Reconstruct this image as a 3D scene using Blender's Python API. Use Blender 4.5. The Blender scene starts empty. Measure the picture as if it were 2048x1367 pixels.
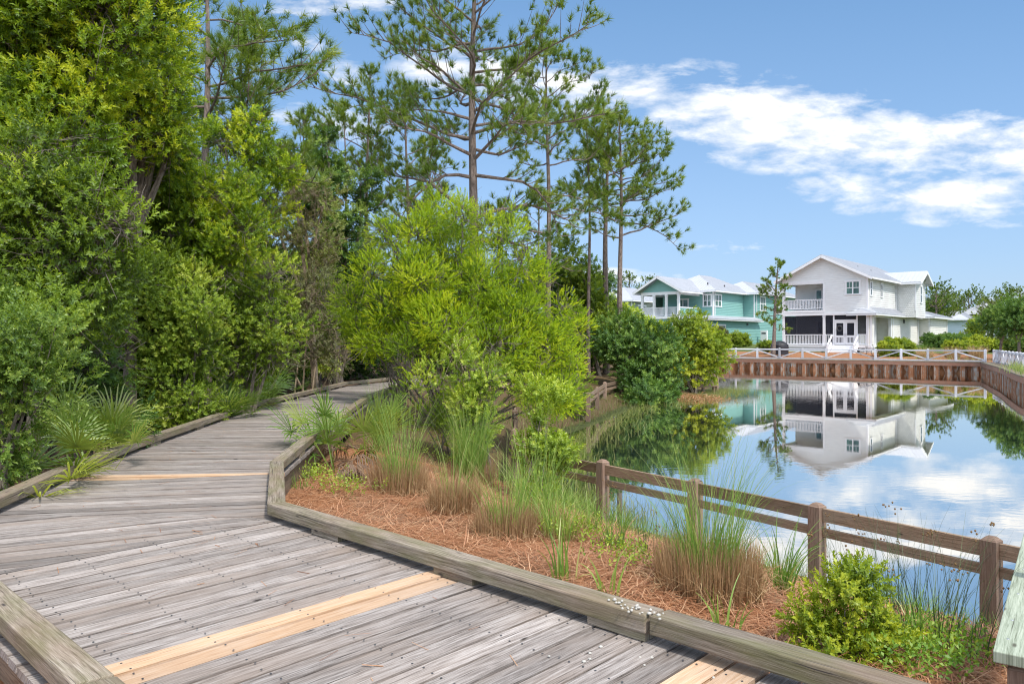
import bpy, math, random
import numpy as np
from mathutils import Vector, Matrix

random.seed(7)
RNG = np.random.default_rng(7)
SC = bpy.context.scene
COL = SC.collection
EYE = 2.70            # camera height above the pond surface, metres
F = 1500.0            # focal length in photo pixels (photo 2048 wide)
HOR = 680.0           # horizon row


# ------------------------------------------------------------------ pixel helpers
def at_z(px, py, z):
    """Point of the plane of height z seen at photo pixel (px, py)."""
    t = (EYE - z) / (py - HOR)
    return Vector(((px - 1024) * t, F * t, z))


def at_y(px, py, y):
    return Vector(((px - 1024) / F * y, y, EYE - (py - HOR) / F * y))


# ------------------------------------------------------------------ node helpers
def new_mat(name):
    m = bpy.data.materials.new(name)
    m.use_nodes = True
    nt = m.node_tree
    nt.nodes.clear()
    out = nt.nodes.new('ShaderNodeOutputMaterial')
    return m, nt, out


def N(nt, kind, inputs=None, **props):
    n = nt.nodes.new(kind)
    for k, v in props.items():
        setattr(n, k, v)
    for k, v in (inputs or {}).items():
        if isinstance(v, bpy.types.NodeSocket):
            nt.links.new(v, n.inputs[k])
        else:
            n.inputs[k].default_value = v
    return n


def MA(nt, op, a, b=0.0, c=None, clamp=False):
    n = nt.nodes.new('ShaderNodeMath')
    n.operation = op
    n.use_clamp = clamp
    for i, v in enumerate((a, b) if c is None else (a, b, c)):
        if isinstance(v, bpy.types.NodeSocket):
            nt.links.new(v, n.inputs[i])
        else:
            n.inputs[i].default_value = v
    return n.outputs[0]


def ramp(nt, fac, stops, interp='LINEAR'):
    n = nt.nodes.new('ShaderNodeValToRGB')
    n.color_ramp.interpolation = interp
    el = n.color_ramp.elements
    while len(el) < len(stops):
        el.new(0.5)
    for e, (p, c) in zip(el, stops):
        e.position = p
        e.color = (*c, 1) if len(c) == 3 else c
    nt.links.new(fac, n.inputs[0])
    return n.outputs[0]


def mixc(nt, fac, a, b, blend='MIX'):
    n = nt.nodes.new('ShaderNodeMix')
    n.data_type = 'RGBA'
    n.blend_type = blend
    for idx, v in ((0, fac), (6, a), (7, b)):
        if isinstance(v, bpy.types.NodeSocket):
            nt.links.new(v, n.inputs[idx])
        else:
            n.inputs[idx].default_value = v if idx == 0 else ((*v, 1) if len(v) == 3 else v)
    return n.outputs[2]


def noise(nt, vec, scale, detail=4, rough=.55, dist=0.0):
    n = N(nt, 'ShaderNodeTexNoise', {'Vector': vec, 'Scale': scale, 'Detail': detail, 'Roughness': rough, 'Distortion': dist})
    return n.outputs[0]


def mapping(nt, vec, scale=(1, 1, 1), loc=(0, 0, 0), rot=(0, 0, 0)):
    return N(nt, 'ShaderNodeMapping', {'Vector': vec, 'Scale': scale, 'Location': loc, 'Rotation': rot}).outputs[0]


def bump(nt, h, strength=.5, dist=.02):
    return N(nt, 'ShaderNodeBump', {'Height': h, 'Strength': strength, 'Distance': dist}).outputs[0]


def principled(nt, out, color, rough=.7, normal=None, metallic=0.0, spec=.5):
    p = nt.nodes.new('ShaderNodeBsdfPrincipled')
    for k, v in (('Base Color', color), ('Roughness', rough), ('Metallic', metallic), ('Specular IOR Level', spec)):
        if isinstance(v, bpy.types.NodeSocket):
            nt.links.new(v, p.inputs[k])
        else:
            p.inputs[k].default_value = (*v, 1) if k == 'Base Color' else v
    if normal is not None:
        nt.links.new(normal, p.inputs['Normal'])
    nt.links.new(p.outputs[0], out.inputs[0])
    return p


# ------------------------------------------------------------------ materials
def leaf_mat(name, stops, trans=.35, gloss=.03, rough=.5):
    if name.split('_')[-1] in ('leaf', 'needle') and name != 'pine_straw_needle':
        stops = [(p, tuple(min(.8, c * 1.10) for c in q)) for p, q in stops]
        trans = trans + .08
    m, nt, out = new_mat(name)
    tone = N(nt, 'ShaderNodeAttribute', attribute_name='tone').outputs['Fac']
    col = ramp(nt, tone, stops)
    d = N(nt, 'ShaderNodeBsdfDiffuse', {'Color': col})
    warm = mixc(nt, 1.0, col, (1.35, 1.25, .5), 'MULTIPLY')
    t = N(nt, 'ShaderNodeBsdfTranslucent', {'Color': warm})
    a = N(nt, 'ShaderNodeMixShader', {0: trans, 1: d.outputs[0], 2: t.outputs[0]})
    g = N(nt, 'ShaderNodeBsdfGlossy', {'Color': (.9, .95, 1, 1), 'Roughness': rough})
    b = N(nt, 'ShaderNodeMixShader', {0: gloss, 1: a.outputs[0], 2: g.outputs[0]})
    nt.links.new(b.outputs[0], out.inputs[0])
    return m


def bark_mat(name, c1, c2, scale=6):
    m, nt, out = new_mat(name)
    tc = N(nt, 'ShaderNodeTexCoord').outputs['Object']
    v = mapping(nt, tc, (scale, scale, scale * .3))
    n1 = noise(nt, v, 3, 6, .65)
    col = ramp(nt, n1, [(.32, c1), (.68, c2)])
    principled(nt, out, col, .9, bump(nt, n1, .8, .03), spec=.2)
    return m


def wood_mat(name, dark, mid, light, crack=(.05, .04, .035), tint=None, moss=0.0, contrast=1.0, knots=True, spread=.7):
    """Weathered timber; UV x runs along the grain in metres; 'tone' varies piece by piece."""
    m, nt, out = new_mat(name)
    uv = N(nt, 'ShaderNodeTexCoord').outputs['UV']
    tone = N(nt, 'ShaderNodeAttribute', attribute_name='tone').outputs['Fac']
    warp = noise(nt, mapping(nt, uv, (2.2, 5, 1)), 1.0, 2, .5)
    sx = N(nt, 'ShaderNodeSeparateXYZ', {0: uv})
    v2 = MA(nt, 'ADD', sx.outputs[1], MA(nt, 'MULTIPLY', warp, .022))
    cv = N(nt, 'ShaderNodeCombineXYZ', {0: sx.outputs[0], 1: v2, 2: MA(nt, 'MULTIPLY', tone, 37.0)}).outputs[0]
    g1 = noise(nt, mapping(nt, cv, (3.6, 85, 1)), 1.0, 6, .68)
    g2 = noise(nt, mapping(nt, cv, (8, 300, 1)), 1.0, 4, .7)
    g3 = noise(nt, mapping(nt, cv, (.9, 3.0, 1)), 2.0, 4, .6)
    f = MA(nt, 'ADD', MA(nt, 'MULTIPLY', g1, .55), MA(nt, 'MULTIPLY', g2, .45))
    f = MA(nt, 'ADD', MA(nt, 'MULTIPLY', MA(nt, 'SUBTRACT', f, .5), 1.9 * contrast), .5)
    f = MA(nt, 'ADD', f, MA(nt, 'MULTIPLY', MA(nt, 'SUBTRACT', g3, .5), .22))
    col = ramp(nt, f, [(.25, dark), (.5, mid), (.75, light)])
    bright = MA(nt, 'ADD', MA(nt, 'MULTIPLY', tone, spread), 1.0 - spread / 2)
    bc = N(nt, 'ShaderNodeCombineXYZ', {0: bright, 1: bright, 2: bright}).outputs[0]
    col = mixc(nt, 1.0, col, bc, 'MULTIPLY')
    if tint:
        tn = noise(nt, mapping(nt, uv, (.6, 2, 1)), 1.7, 3)
        col = mixc(nt, ramp(nt, tn, [(.45, (0, 0, 0)), (.7, (.6, .6, .6))]), col, tint)
    if moss:
        mn = noise(nt, mapping(nt, uv, (1.2, 4, 1)), 2.3, 4)
        col = mixc(nt, ramp(nt, mn, [(.4, (0, 0, 0)), (.7, (moss, moss, moss))]), col, (.12, .13, .035))
    ck = noise(nt, mapping(nt, cv, (1.6, 90, 1)), 1.0, 3, .6)
    ckf = ramp(nt, ck, [(.29, (1, 1, 1)), (.36, (0, 0, 0))])
    col = mixc(nt, ckf, col, crack)
    h = MA(nt, 'SUBTRACT', f, MA(nt, 'MULTIPLY', ckf, 1.2))
    if knots:
        kv = mapping(nt, cv, (2.4, 7.5, 1))
        vo = N(nt, 'ShaderNodeTexVoronoi', {'Vector': kv, 'Scale': 1.0, 'Randomness': 1.0})
        kf = ramp(nt, vo.outputs['Distance'], [(.035, (1, 1, 1)), (.09, (0, 0, 0))])
        col = mixc(nt, kf, col, crack)
    principled(nt, out, col, .78, bump(nt, h, .5, .006), spec=.3)
    return m


def plain_mat(name, color, rough=.6, var=.12, scale=3.0, metallic=0.0, bumps=0.0, spec=.5):
    m, nt, out = new_mat(name)
    tc = N(nt, 'ShaderNodeTexCoord').outputs['Object']
    n1 = noise(nt, tc, scale, 5, .6)
    lo = tuple(c * (1 - var) for c in color)
    hi = tuple(min(1, c * (1 + var)) for c in color)
    col = ramp(nt, n1, [(.3, lo), (.7, hi)])
    principled(nt, out, col, rough, bump(nt, n1, bumps, .01) if bumps else None, metallic, spec)
    return m


def siding_mat(name, color, course=.19):
    m, nt, out = new_mat(name)
    tc = N(nt, 'ShaderNodeTexCoord').outputs['Object']
    sx = N(nt, 'ShaderNodeSeparateXYZ', {0: tc})
    n1 = noise(nt, mapping(nt, tc, (1, 1, 6)), 1.2, 4)
    col = ramp(nt, n1, [(.3, tuple(c * .93 for c in color)), (.7, tuple(min(1, c * 1.04) for c in color))])
    principled(nt, out, col, .55, bump(nt, n1, .1, .01), spec=.3)
    return m


def shingle_mat(name, color):
    m, nt, out = new_mat(name)
    tc = N(nt, 'ShaderNodeTexCoord').outputs['Object']
    sx = N(nt, 'ShaderNodeSeparateXYZ', {0: tc})
    cv = N(nt, 'ShaderNodeCombineXYZ', {0: MA(nt, 'ADD', sx.outputs[0], sx.outputs[1]), 1: sx.outputs[2], 2: 0.0}).outputs[0]
    br = N(nt, 'ShaderNodeTexBrick', {'Vector': cv, 'Color1': (*color, 1), 'Color2': (*[c * .9 for c in color], 1),
                                      'Mortar': (*[c * .72 for c in color], 1), 'Scale': 1.0, 'Mortar Size': .012,
                                      'Brick Width': .22, 'Row Height': .2})
    principled(nt, out, br.outputs['Color'], .6, bump(nt, br.outputs['Fac'], -.5, .02), spec=.3)
    return m


def glass_mat(name, color=(.03, .055, .055)):
    m, nt, out = new_mat(name)
    tc = N(nt, 'ShaderNodeTexCoord').outputs['Object']
    n1 = noise(nt, tc, 1.3, 2)
    col = ramp(nt, n1, [(.35, tuple(c * .6 for c in color)), (.65, tuple(c * 1.5 for c in color))])
    principled(nt, out, col, .06, None, 0.0, .8)
    return m


def screen_mat(name):
    m, nt, out = new_mat(name)
    d = N(nt, 'ShaderNodeBsdfDiffuse', {'Color': (.035, .037, .05, 1)})
    t = N(nt, 'ShaderNodeBsdfTransparent')
    x = N(nt, 'ShaderNodeMixShader', {0: .32, 1: d.outputs[0], 2: t.outputs[0]})
    nt.links.new(x.outputs[0], out.inputs[0])
    return m


M = {}
M['deck'] = wood_mat('weathered_deck_wood', (.085, .07, .061), (.25, .216, .196), (.405, .37, .348), tint=(.26, .20, .16), contrast=1.1, spread=1.15)
M['new_board'] = wood_mat('fresh_pine_wood', (.36, .20, .105), (.50, .325, .20), (.56, .43, .32), crack=(.25, .13, .06), contrast=.9, tint=(.45, .36, .29))
M['curb'] = wood_mat('curb_wood', (.085, .066, .048), (.235, .19, .145), (.37, .315, .26), tint=(.24, .165, .11), moss=.5, contrast=1.15)
M['fence_wood'] = wood_mat('fence_wood', (.10, .062, .038), (.225, .15, .098), (.34, .245, .17), tint=(.26, .215, .16))
M['post_wood'] = wood_mat('post_wood', (.115, .07, .05), (.235, .155, .112), (.34, .245, .185), tint=(.26, .21, .165))
M['green_board'] = wood_mat('treated_green_wood', (.16, .18, .125), (.31, .35, .265), (.42, .455, .36), crack=(.10, .10, .07), contrast=1.1)
M['waler'] = wood_mat('waler_wood', (.12, .055, .038), (.24, .115, .075), (.34, .19, .135), tint=(.20, .14, .11))
M['grey_rail'] = wood_mat('pale_fence_wood', (.36, .36, .39), (.52, .52, .56), (.62, .62, .66), crack=(.3, .29, .3), contrast=.7, knots=False)
M['white_trim'] = plain_mat('white_trim_paint', (.82, .82, .84), .45, .03)
M['white_siding'] = siding_mat('white_lap_siding', (.80, .805, .80))
M['white_shingle'] = shingle_mat('white_shingle', (.78, .78, .76))
M['cream_siding'] = siding_mat('cream_lap_siding', (.76, .74, .68))
M['teal_siding'] = siding_mat('teal_lap_siding', (.225, .435, .40))
M['sage_siding'] = siding_mat('sage_lap_siding', (.32, .36, .29))
M['blue_siding'] = siding_mat('pale_blue_siding', (.55, .65, .72))
M['roof'] = plain_mat('seamed_metal_roof', (.52, .53, .56), .38, .06, 1.0, .35)
M['soffit'] = plain_mat('soffit_paint', (.5, .47, .42), .6, .06)
M['glass'] = glass_mat('window_glass')
M['glass_green'] = glass_mat('curtained_glass', (.09, .16, .14))
M['screen'] = screen_mat('insect_screen')
M['black_cover'] = plain_mat('black_cover', (.018, .018, .024), .55, .25, 6, 0, .4)
M['dark_metal'] = plain_mat('dark_metal', (.05, .05, .055), .5, .2)
M['grey_metal'] = plain_mat('grey_metal', (.35, .36, .38), .4, .15, 5, .6)
M['concrete'] = plain_mat('concrete', (.42, .41, .39), .9, .12, 4, 0, .2)
M['pine_bark'] = bark_mat('pine_bark', (.085, .062, .05), (.28, .225, .195), 7)
M['grey_bark'] = bark_mat('grey_bark', (.085, .07, .055), (.25, .215, .18), 9)
M['dry_twig'] = bark_mat('dry_twig', (.19, .14, .09), (.40, .32, .23), 12)
M['myrtle'] = leaf_mat('myrtle_leaf', [(0, (.055, .11, .010)), (.4, (.135, .235, .014)), (.75, (.27, .39, .018)), (1, (.47, .53, .03))], .36)
M['shrub'] = leaf_mat('shrub_leaf', [(0, (.07, .125, .016)), (.45, (.18, .28, .026)), (.8, (.33, .45, .045)), (1, (.50, .58, .11))], .36)
M['bluish'] = leaf_mat('blue_green_leaf', [(0, (.06, .12, .02)), (.5, (.165, .27, .042)), (1, (.37, .47, .10))], .34)
M['bright'] = leaf_mat('bright_leaf', [(0, (.085, .155, .012)), (.4, (.215, .34, .015)), (.75, (.36, .485, .018)), (1, (.53, .60, .03))], .38, .02)
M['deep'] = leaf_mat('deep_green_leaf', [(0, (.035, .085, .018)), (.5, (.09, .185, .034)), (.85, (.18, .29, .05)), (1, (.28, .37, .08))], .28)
M['olive'] = leaf_mat('olive_leaf', [(0, (.06, .07, .03)), (.5, (.13, .15, .06)), (1, (.22, .22, .10))], .25)
M['brownish'] = leaf_mat('brown_grey_leaf', [(0, (.12, .095, .06)), (.5, (.20, .19, .09)), (1, (.27, .33, .09))], .25, .02)
M['needle'] = leaf_mat('pine_needle', [(0, (.055, .105, .016)), (.5, (.125, .205, .024)), (1, (.27, .33, .05))], .30, .03, .4)
M['hedge'] = leaf_mat('hedge_leaf', [(0, (.09, .16, .014)), (.5, (.20, .29, .02)), (1, (.42, .47, .035))], .32)
M['palm'] = leaf_mat('palmetto_leaf', [(0, (.06, .13, .022)), (.5, (.13, .235, .04)), (1, (.36, .42, .09))], .3, .05, .4)
M['dead_frond'] = leaf_mat('dead_frond', [(0, (.09, .052, .035)), (.5, (.20, .13, .09)), (1, (.34, .25, .17))], .2, .02)
M['grass'] = leaf_mat('grass_blade', [(0, (.09, .19, .03)), (.5, (.17, .31, .05)), (.8, (.28, .40, .08)), (1, (.44, .46, .17))], .3)
M['stalk'] = leaf_mat('dry_stalk', [(0, (.17, .085, .045)), (.5, (.36, .22, .115)), (1, (.56, .42, .24))], .1, .02)
M['straw'] = leaf_mat('pine_straw_needle', [(0, (.17, .065, .028)), (.5, (.38, .17, .08)), (1, (.62, .40, .24))], .1, .04)
M['rush'] = leaf_mat('rush_stem', [(0, (.035, .06, .03)), (.6, (.08, .12, .045)), (1, (.19, .21, .09))], .15)
M['seed'] = plain_mat('rush_seed', (.16, .09, .03), .8, .3, 40)
M['clover'] = leaf_mat('clover_leaf', [(0, (.08, .18, .02)), (.5, (.16, .30, .03)), (1, (.33, .42, .06))], .3)
M['lily'] = leaf_mat('water_weed', [(0, (.06, .09, .02)), (.5, (.15, .18, .04)), (1, (.30, .28, .09))], .2)
M['pebble'] = plain_mat('white_pebble', (.43, .41, .37), .8, .15, 20)


def rust_mat():
    m, nt, out = new_mat('rusty_sheet_pile')
    tc = N(nt, 'ShaderNodeTexCoord').outputs['Object']
    n1 = noise(nt, mapping(nt, tc, (2.0, 2.0, .7)), 1.6, 5, .65)
    n2 = noise(nt, mapping(nt, tc, (9, 9, 1.2)), 1.5, 4, .6)
    f = MA(nt, 'ADD', MA(nt, 'MULTIPLY', n1, .6), MA(nt, 'MULTIPLY', n2, .45))
    col = ramp(nt, f, [(.36, (.42, .42, .42)), (.47, (.32, .27, .23)), (.54, (.31, .13, .06)), (.70, (.19, .08, .04))])
    principled(nt, out, col, .7, bump(nt, n2, .3, .01), 0, .3)
    return m


M['rust'] = rust_mat()


def ground_mat():
    m, nt, out = new_mat('ground_soil')
    tc = N(nt, 'ShaderNodeTexCoord').outputs['Object']
    zone = N(nt, 'ShaderNodeAttribute', attribute_name='zone').outputs['Color']
    sep = N(nt, 'ShaderNodeSeparateColor', {0: zone})
    a = noise(nt, tc, 2.2, 6, .65)
    b = noise(nt, tc, 38, 5, .7)
    fibre = noise(nt, mapping(nt, tc, (60, 14, 30), rot=(0, 0, .6)), 1.0, 4, .7, 1.2)
    mul = ramp(nt, fibre, [(.3, (.15, .055, .024)), (.5, (.31, .135, .06)), (.72, (.47, .26, .14))])
    duff = ramp(nt, b, [(.3, (.045, .028, .016)), (.55, (.12, .075, .045)), (.75, (.21, .14, .085))])
    mul = mixc(nt, ramp(nt, noise(nt, tc, 1.1, 4, .6), [(.45, (0, 0, 0)), (.68, (.7, .7, .7))]), mul, (.24, .165, .11))
    lawn = ramp(nt, b, [(.3, (.05, .09, .02)), (.7, (.15, .2, .06))])
    mud = ramp(nt, a, [(.35, (.035, .045, .015)), (.65, (.08, .09, .03))])
    mudm = MA(nt, 'ADD', sep.outputs[2], MA(nt, 'MULTIPLY', MA(nt, 'SUBTRACT', a, .5), .8), clamp=True)
    col = mixc(nt, sep.outputs[0], duff, mul)
    col = mixc(nt, sep.outputs[1], col, lawn)
    col = mixc(nt, ramp(nt, mudm, [(.4, (0, 0, 0)), (.6, (1, 1, 1))]), col, mud)
    principled(nt, out, col, .95, bump(nt, MA(nt, 'ADD', b, fibre), .8, .02), 0, .15)
    return m


M['ground'] = ground_mat()


def water_mat():
    m, nt, out = new_mat('pond_water')
    tc = N(nt, 'ShaderNodeTexCoord').outputs['Object']
    big = noise(nt, mapping(nt, tc, (.10, .07, 1)), 1.0, 2)
    rip = noise(nt, mapping(nt, tc, (2.6, 5.0, 1), rot=(0, 0, .5)), 1.0, 3, .5)
    fine = noise(nt, mapping(nt, tc, (.9, 1.6, 1), rot=(0, 0, .5)), 1.0, 2, .5)
    amp = ramp(nt, big, [(.45, (.07, .07, .07)), (.66, (.8, .8, .8))])
    h = MA(nt, 'MULTIPLY', MA(nt, 'ADD', rip, fine), amp)
    nrm = bump(nt, h, .16, .018)
    lw = N(nt, 'ShaderNodeFresnel', {'IOR': 1.33, 'Normal': nrm}).outputs[0]
    fac = MA(nt, 'ADD', MA(nt, 'MULTIPLY', MA(nt, 'POWER', lw, .7), .40), .70, clamp=True)
    d = N(nt, 'ShaderNodeBsdfDiffuse', {'Color': (.05, .078, .08, 1)})
    g = N(nt, 'ShaderNodeBsdfGlossy', {'Color': (.98, .95, .90, 1), 'Roughness': .015, 'Normal': nrm})
    x = N(nt, 'ShaderNodeMixShader', {0: fac, 1: d.outputs[0], 2: g.outputs[0]})
    nt.links.new(x.outputs[0], out.inputs[0])
    return m


M['water'] = water_mat()


# ------------------------------------------------------------------ mesh builder for hard things
class MB:
    def __init__(s):
        s.v, s.f, s.uv, s.t = [], [], [], []

    def face(s, pts, uvs=None, tone=.5):
        i = len(s.v)
        s.v += [tuple(p) for p in pts]
        s.f.append(tuple(range(i, i + len(pts))))
        s.uv.append(uvs if uvs else [(p[0], p[1]) for p in pts])
        s.t.append(tone)

    def frame_box(s, o, ex, ey, ez, tone=None, off=None):
        """Box from corner o with edge vectors ex (grain), ey, ez."""
        o, ex, ey, ez = (Vector(a) for a in (o, ex, ey, ez))
        tone = random.random() if tone is None else tone
        lx, ly, lz = ex.length, ey.length, ez.length
        ou, ov = off if off else (random.random() * 40, random.random() * 40)
        c = [o, o + ex, o + ex + ey, o + ey, o + ez, o + ex + ez, o + ex + ey + ez, o + ey + ez]
        flip = ex.cross(ey).dot(ez) < 0

        def q(a, b, d, e, uv):
            idx = [a, b, d, e]
            if flip:
                idx, uv = idx[::-1], uv[::-1]
            s.face([c[k] for k in idx], [(ou + x, ov + y) for x, y in uv], tone)
        q(0, 3, 2, 1, [(0, 0), (0, ly), (lx, ly), (lx, 0)])
        q(4, 5, 6, 7, [(0, 0), (lx, 0), (lx, ly), (0, ly)])
        q(0, 1, 5, 4, [(0, ly), (lx, ly), (lx, ly + lz), (0, ly + lz)])
        q(3, 7, 6, 2, [(0, -.3), (0, -.3 - lz), (lx, -.3 - lz), (lx, -.3)])
        q(0, 4, 7, 3, [(0, 0), (.3 * lz, 0), (.3 * lz, ly), (0, ly)])
        q(1, 2, 6, 5, [(0, 0), (0, ly), (.3 * lz, ly), (.3 * lz, 0)])

    def box(s, x0, x1, y0, y1, z0, z1, tone=None):
        d = (x1 - x0, y1 - y0, z1 - z0)
        k = max(range(3), key=lambda i: d[i])
        e = [(d[0], 0, 0), (0, d[1], 0), (0, 0, d[2])]
        e = [e[k], e[(k + 1) % 3], e[(k + 2) % 3]]
        s.frame_box((x0, y0, z0), *e, tone=tone)

    def beam(s, a, b, w, h, up=(0, 0, 1), tone=None):
        """Bar from a to b, width w sideways, height h along up; a, b on its axis."""
        a, b = Vector(a), Vector(b)
        d = b - a
        up = Vector(up)
        side = d.cross(up).normalized()
        u2 = side.cross(d).normalized()
        s.frame_box(a - side * w / 2 - u2 * h / 2, d, side * w, u2 * h, tone)

    def prism(s, poly, z0, z1, uvf=None, tone=.5):
        """Vertical prism over a 2-D polygon (counter-clockwise)."""
        area = sum(poly[i][0] * poly[(i + 1) % len(poly)][1] - poly[(i + 1) % len(poly)][0] * poly[i][1] for i in range(len(poly)))
        if area < 0:
            poly = poly[::-1]
        uvf = uvf or (lambda x, y, z: (x, y))
        s.face([(x, y, z1) for x, y in poly], [uvf(x, y, z1) for x, y in poly], tone)
        s.face([(x, y, z0) for x, y in poly[::-1]], [uvf(x, y, z0) for x, y in poly[::-1]], tone)
        n = len(poly)
        for i in range(n):
            (xa, ya), (xb, yb) = poly[i], poly[(i + 1) % n]
            s.face([(xa, ya, z0), (xb, yb, z0), (xb, yb, z1), (xa, ya, z1)],
                   [uvf(xa, ya, z0), uvf(xb, yb, z0), uvf(xb, yb, z1), uvf(xa, ya, z1)], tone)

    def tube(s, pts, radii, k=8, tone=.5, cap=True):
        pts = [Vector(p) for p in pts]
        rings = []
        for i, p in enumerate(pts):
            d = (pts[min(i + 1, len(pts) - 1)] - pts[max(i - 1, 0)]).normalized()
            a = d.orthogonal().normalized() if abs(d.z) > .9 else d.cross(Vector((0, 0, 1))).normalized()
            b = d.cross(a)
            rings.append([p + (a * math.cos(2 * math.pi * j / k) + b * math.sin(2 * math.pi * j / k)) * radii[i] for j in range(k)])
        for i in range(len(rings) - 1):
            for j in range(k):
                j2 = (j + 1) % k
                s.face([rings[i][j], rings[i + 1][j], rings[i + 1][j2], rings[i][j2]], None, tone)
        if cap:
            s.face(rings[-1], None, tone)
            s.face(rings[0][::-1], None, tone)

    def lathe(s, prof, c, k=16, tone=.5):
        c = Vector(c)
        for i in range(len(prof) - 1):
            (r0, z0), (r1, z1) = prof[i], prof[i + 1]
            for j in range(k):
                a, b = 2 * math.pi * j / k, 2 * math.pi * (j + 1) / k
                s.face([c + Vector((r0 * math.cos(a), r0 * math.sin(a), z0)), c + Vector((r0 * math.cos(b), r0 * math.sin(b), z0)),
                        c + Vector((r1 * math.cos(b), r1 * math.sin(b), z1)), c + Vector((r1 * math.cos(a), r1 * math.sin(a), z1))], None, tone)

    def build(s, name, mat, parent=None, off=(0, 0, 0), label=None, bevel=0.0):
        me = bpy.data.meshes.new(name)
        me.from_pydata([(a[0] - off[0], a[1] - off[1], a[2] - off[2]) for a in s.v], [], s.f)
        uvl = me.uv_layers.new(name='UVMap')
        uvl.data.foreach_set('uv', [c for u in s.uv for p in u for c in p])
        at = me.attributes.new('tone', 'FLOAT', 'FACE')
        at.data.foreach_set('value', s.t)
        me.materials.append(mat)
        o = bpy.data.objects.new(name, me)
        COL.objects.link(o)
        if parent:
            o.parent = parent
        if label:
            o['label'] = label
        if bevel:
            import bmesh
            bm = bmesh.new()
            bm.from_mesh(me)
            bmesh.ops.remove_doubles(bm, verts=bm.verts, dist=1e-5)
            bm.to_mesh(me)
            bm.free()
            b = o.modifiers.new('bevel', 'BEVEL')
            b.width = bevel
            b.segments = 2
            b.limit_method = 'ANGLE'
        return o


def thing(name, label, cat, loc=(0, 0, 0), rz=0.0, group=None):
    o = bpy.data.objects.new(name, None)
    o.empty_display_size = .3
    COL.objects.link(o)
    o.location = loc
    o.rotation_euler = (0, 0, rz)
    tag(o, label, cat, group)
    return o


def tag(o, label=None, cat=None, group=None, kind=None):
    if label:
        o['label'] = label
    if cat:
        o['category'] = cat
    if group:
        o['group'] = group
    if kind:
        o['kind'] = kind
    return o


def copy_tree(o, parent=None):
    c = o.copy()
    COL.objects.link(c)
    c.parent = parent
    for ch in list(o.children):
        copy_tree(ch, c)
    return c


def array_mesh(name, verts, k, tone, mat, parent=None):
    """Mesh of n faces with k own vertices each; tone per vertex."""
    verts = np.ascontiguousarray(verts, dtype=np.float32).reshape(-1, 3)
    nv = len(verts)
    nf = nv // k
    me = bpy.data.meshes.new(name)
    me.vertices.add(nv)
    me.vertices.foreach_set('co', verts.ravel())
    me.loops.add(nv)
    me.loops.foreach_set('vertex_index', np.arange(nv, dtype=np.int32))
    me.polygons.add(nf)
    me.polygons.foreach_set('loop_start', np.arange(0, nv, k, dtype=np.int32))
    try:
        me.polygons.foreach_set('loop_total', np.full(nf, k, dtype=np.int32))
    except Exception:
        pass
    a = me.attributes.new('tone', 'FLOAT', 'POINT')
    a.data.foreach_set('value', np.clip(np.asarray(tone, dtype=np.float32).ravel(), 0, 1))
    me.update(calc_edges=True)
    me.materials.append(mat)
    o = bpy.data.objects.new(name, me)
    COL.objects.link(o)
    if parent:
        o.parent = parent
    return o


def unit(a):
    return a / np.maximum(np.linalg.norm(a, axis=-1, keepdims=True), 1e-9)


def frames(d, rng):
    """Orthonormal frames with third axis d and a random roll: (n,3,3), columns = axes."""
    d = unit(d)
    r = unit(rng.normal(size=d.shape))
    x = unit(np.cross(r, d))
    y = np.cross(d, x)
    return np.stack([x, y, d], axis=-1)


# ------------------------------------------------------------------ terrain
POND = [  # (x, y, kind of the edge that starts here)
    (37.4, 59.6, 'wall'), (29.9, 66.4, 'wall'), (21.0, 72.3, 'wall'), (17.0, 75.5, 'bank'), (13.5, 56, 'bank'), (11.4, 41.5, 'bank'),
    (9.9, 38.2, 'bank'), (5.4, 31.6, 'bank'), (3.2, 25.4, 'bank'), (1.0, 20.4, 'bank'), (.75, 13.2, 'bank'), (1.62, 10.95, 'bank'),
    (4.55, 6.8, 'bank'), (8.6, 1.2, 'bank'), (10.5, -4, 'bank'), (13, -4, 'wall'), (14.5, 14, 'wall'), (25.2, 37, 'wall'),
    (27.3, 40.8, 'wall'), (30.9, 47.2, 'wall')]


def pond_distance(x, y):
    x, y = np.asarray(x, float), np.asarray(y, float)
    best = np.full(x.shape, 1e9)
    wall = np.zeros(x.shape, bool)
    inside = np.zeros(x.shape, bool)
    n = len(POND)
    for i in range(n):
        x0, y0, kind = POND[i]
        x1, y1, _ = POND[(i + 1) % n]
        dx, dy = x1 - x0, y1 - y0
        t = np.clip(((x - x0) * dx + (y - y0) * dy) / (dx * dx + dy * dy), 0, 1)
        d = np.hypot(x - x0 - t * dx, y - y0 - t * dy)
        m = d < best
        best = np.where(m, d, best)
        wall = np.where(m, kind == 'wall', wall)
        c = ((y0 > y) != (y1 > y)) & (x < dx * (y - y0) / (dy if abs(dy) > 1e-9 else 1e-9) + x0)
        inside ^= c
    return np.where(inside, -best, best), wall


def terrain(x, y):
    d, wall = pond_distance(x, y)
    wob = .03 * np.sin(np.asarray(x) * 2.1 + 1.3 * np.sin(np.asarray(y) * 1.7)) + .025 * np.sin(np.asarray(y) * 3.3 + np.asarray(x))
    bank = np.where(d > 0, .02 + .06 * np.clip(d, 0, .9) + .99 * (1 - np.exp(-np.maximum(d - .7, 0) / 1.75)), np.maximum(-.8, .02 + .4 * d))
    bank = bank + wob * np.clip(d / 1.5, 0, 1)
    high = .93 + np.clip((d - 1.0) * .052, 0, 1.25)
    w = np.where(d > .4, high, -.8)
    z = np.where(wall, w, bank)
    far = np.clip((np.asarray(y) - 70) / 25, 0, 1) * np.clip((d - 3) / 10, 0, 1)
    return np.where(wall, z, z + far * 1.0)


def tz(x, y):
    return float(terrain(np.array([x]), np.array([y]))[0])


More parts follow.
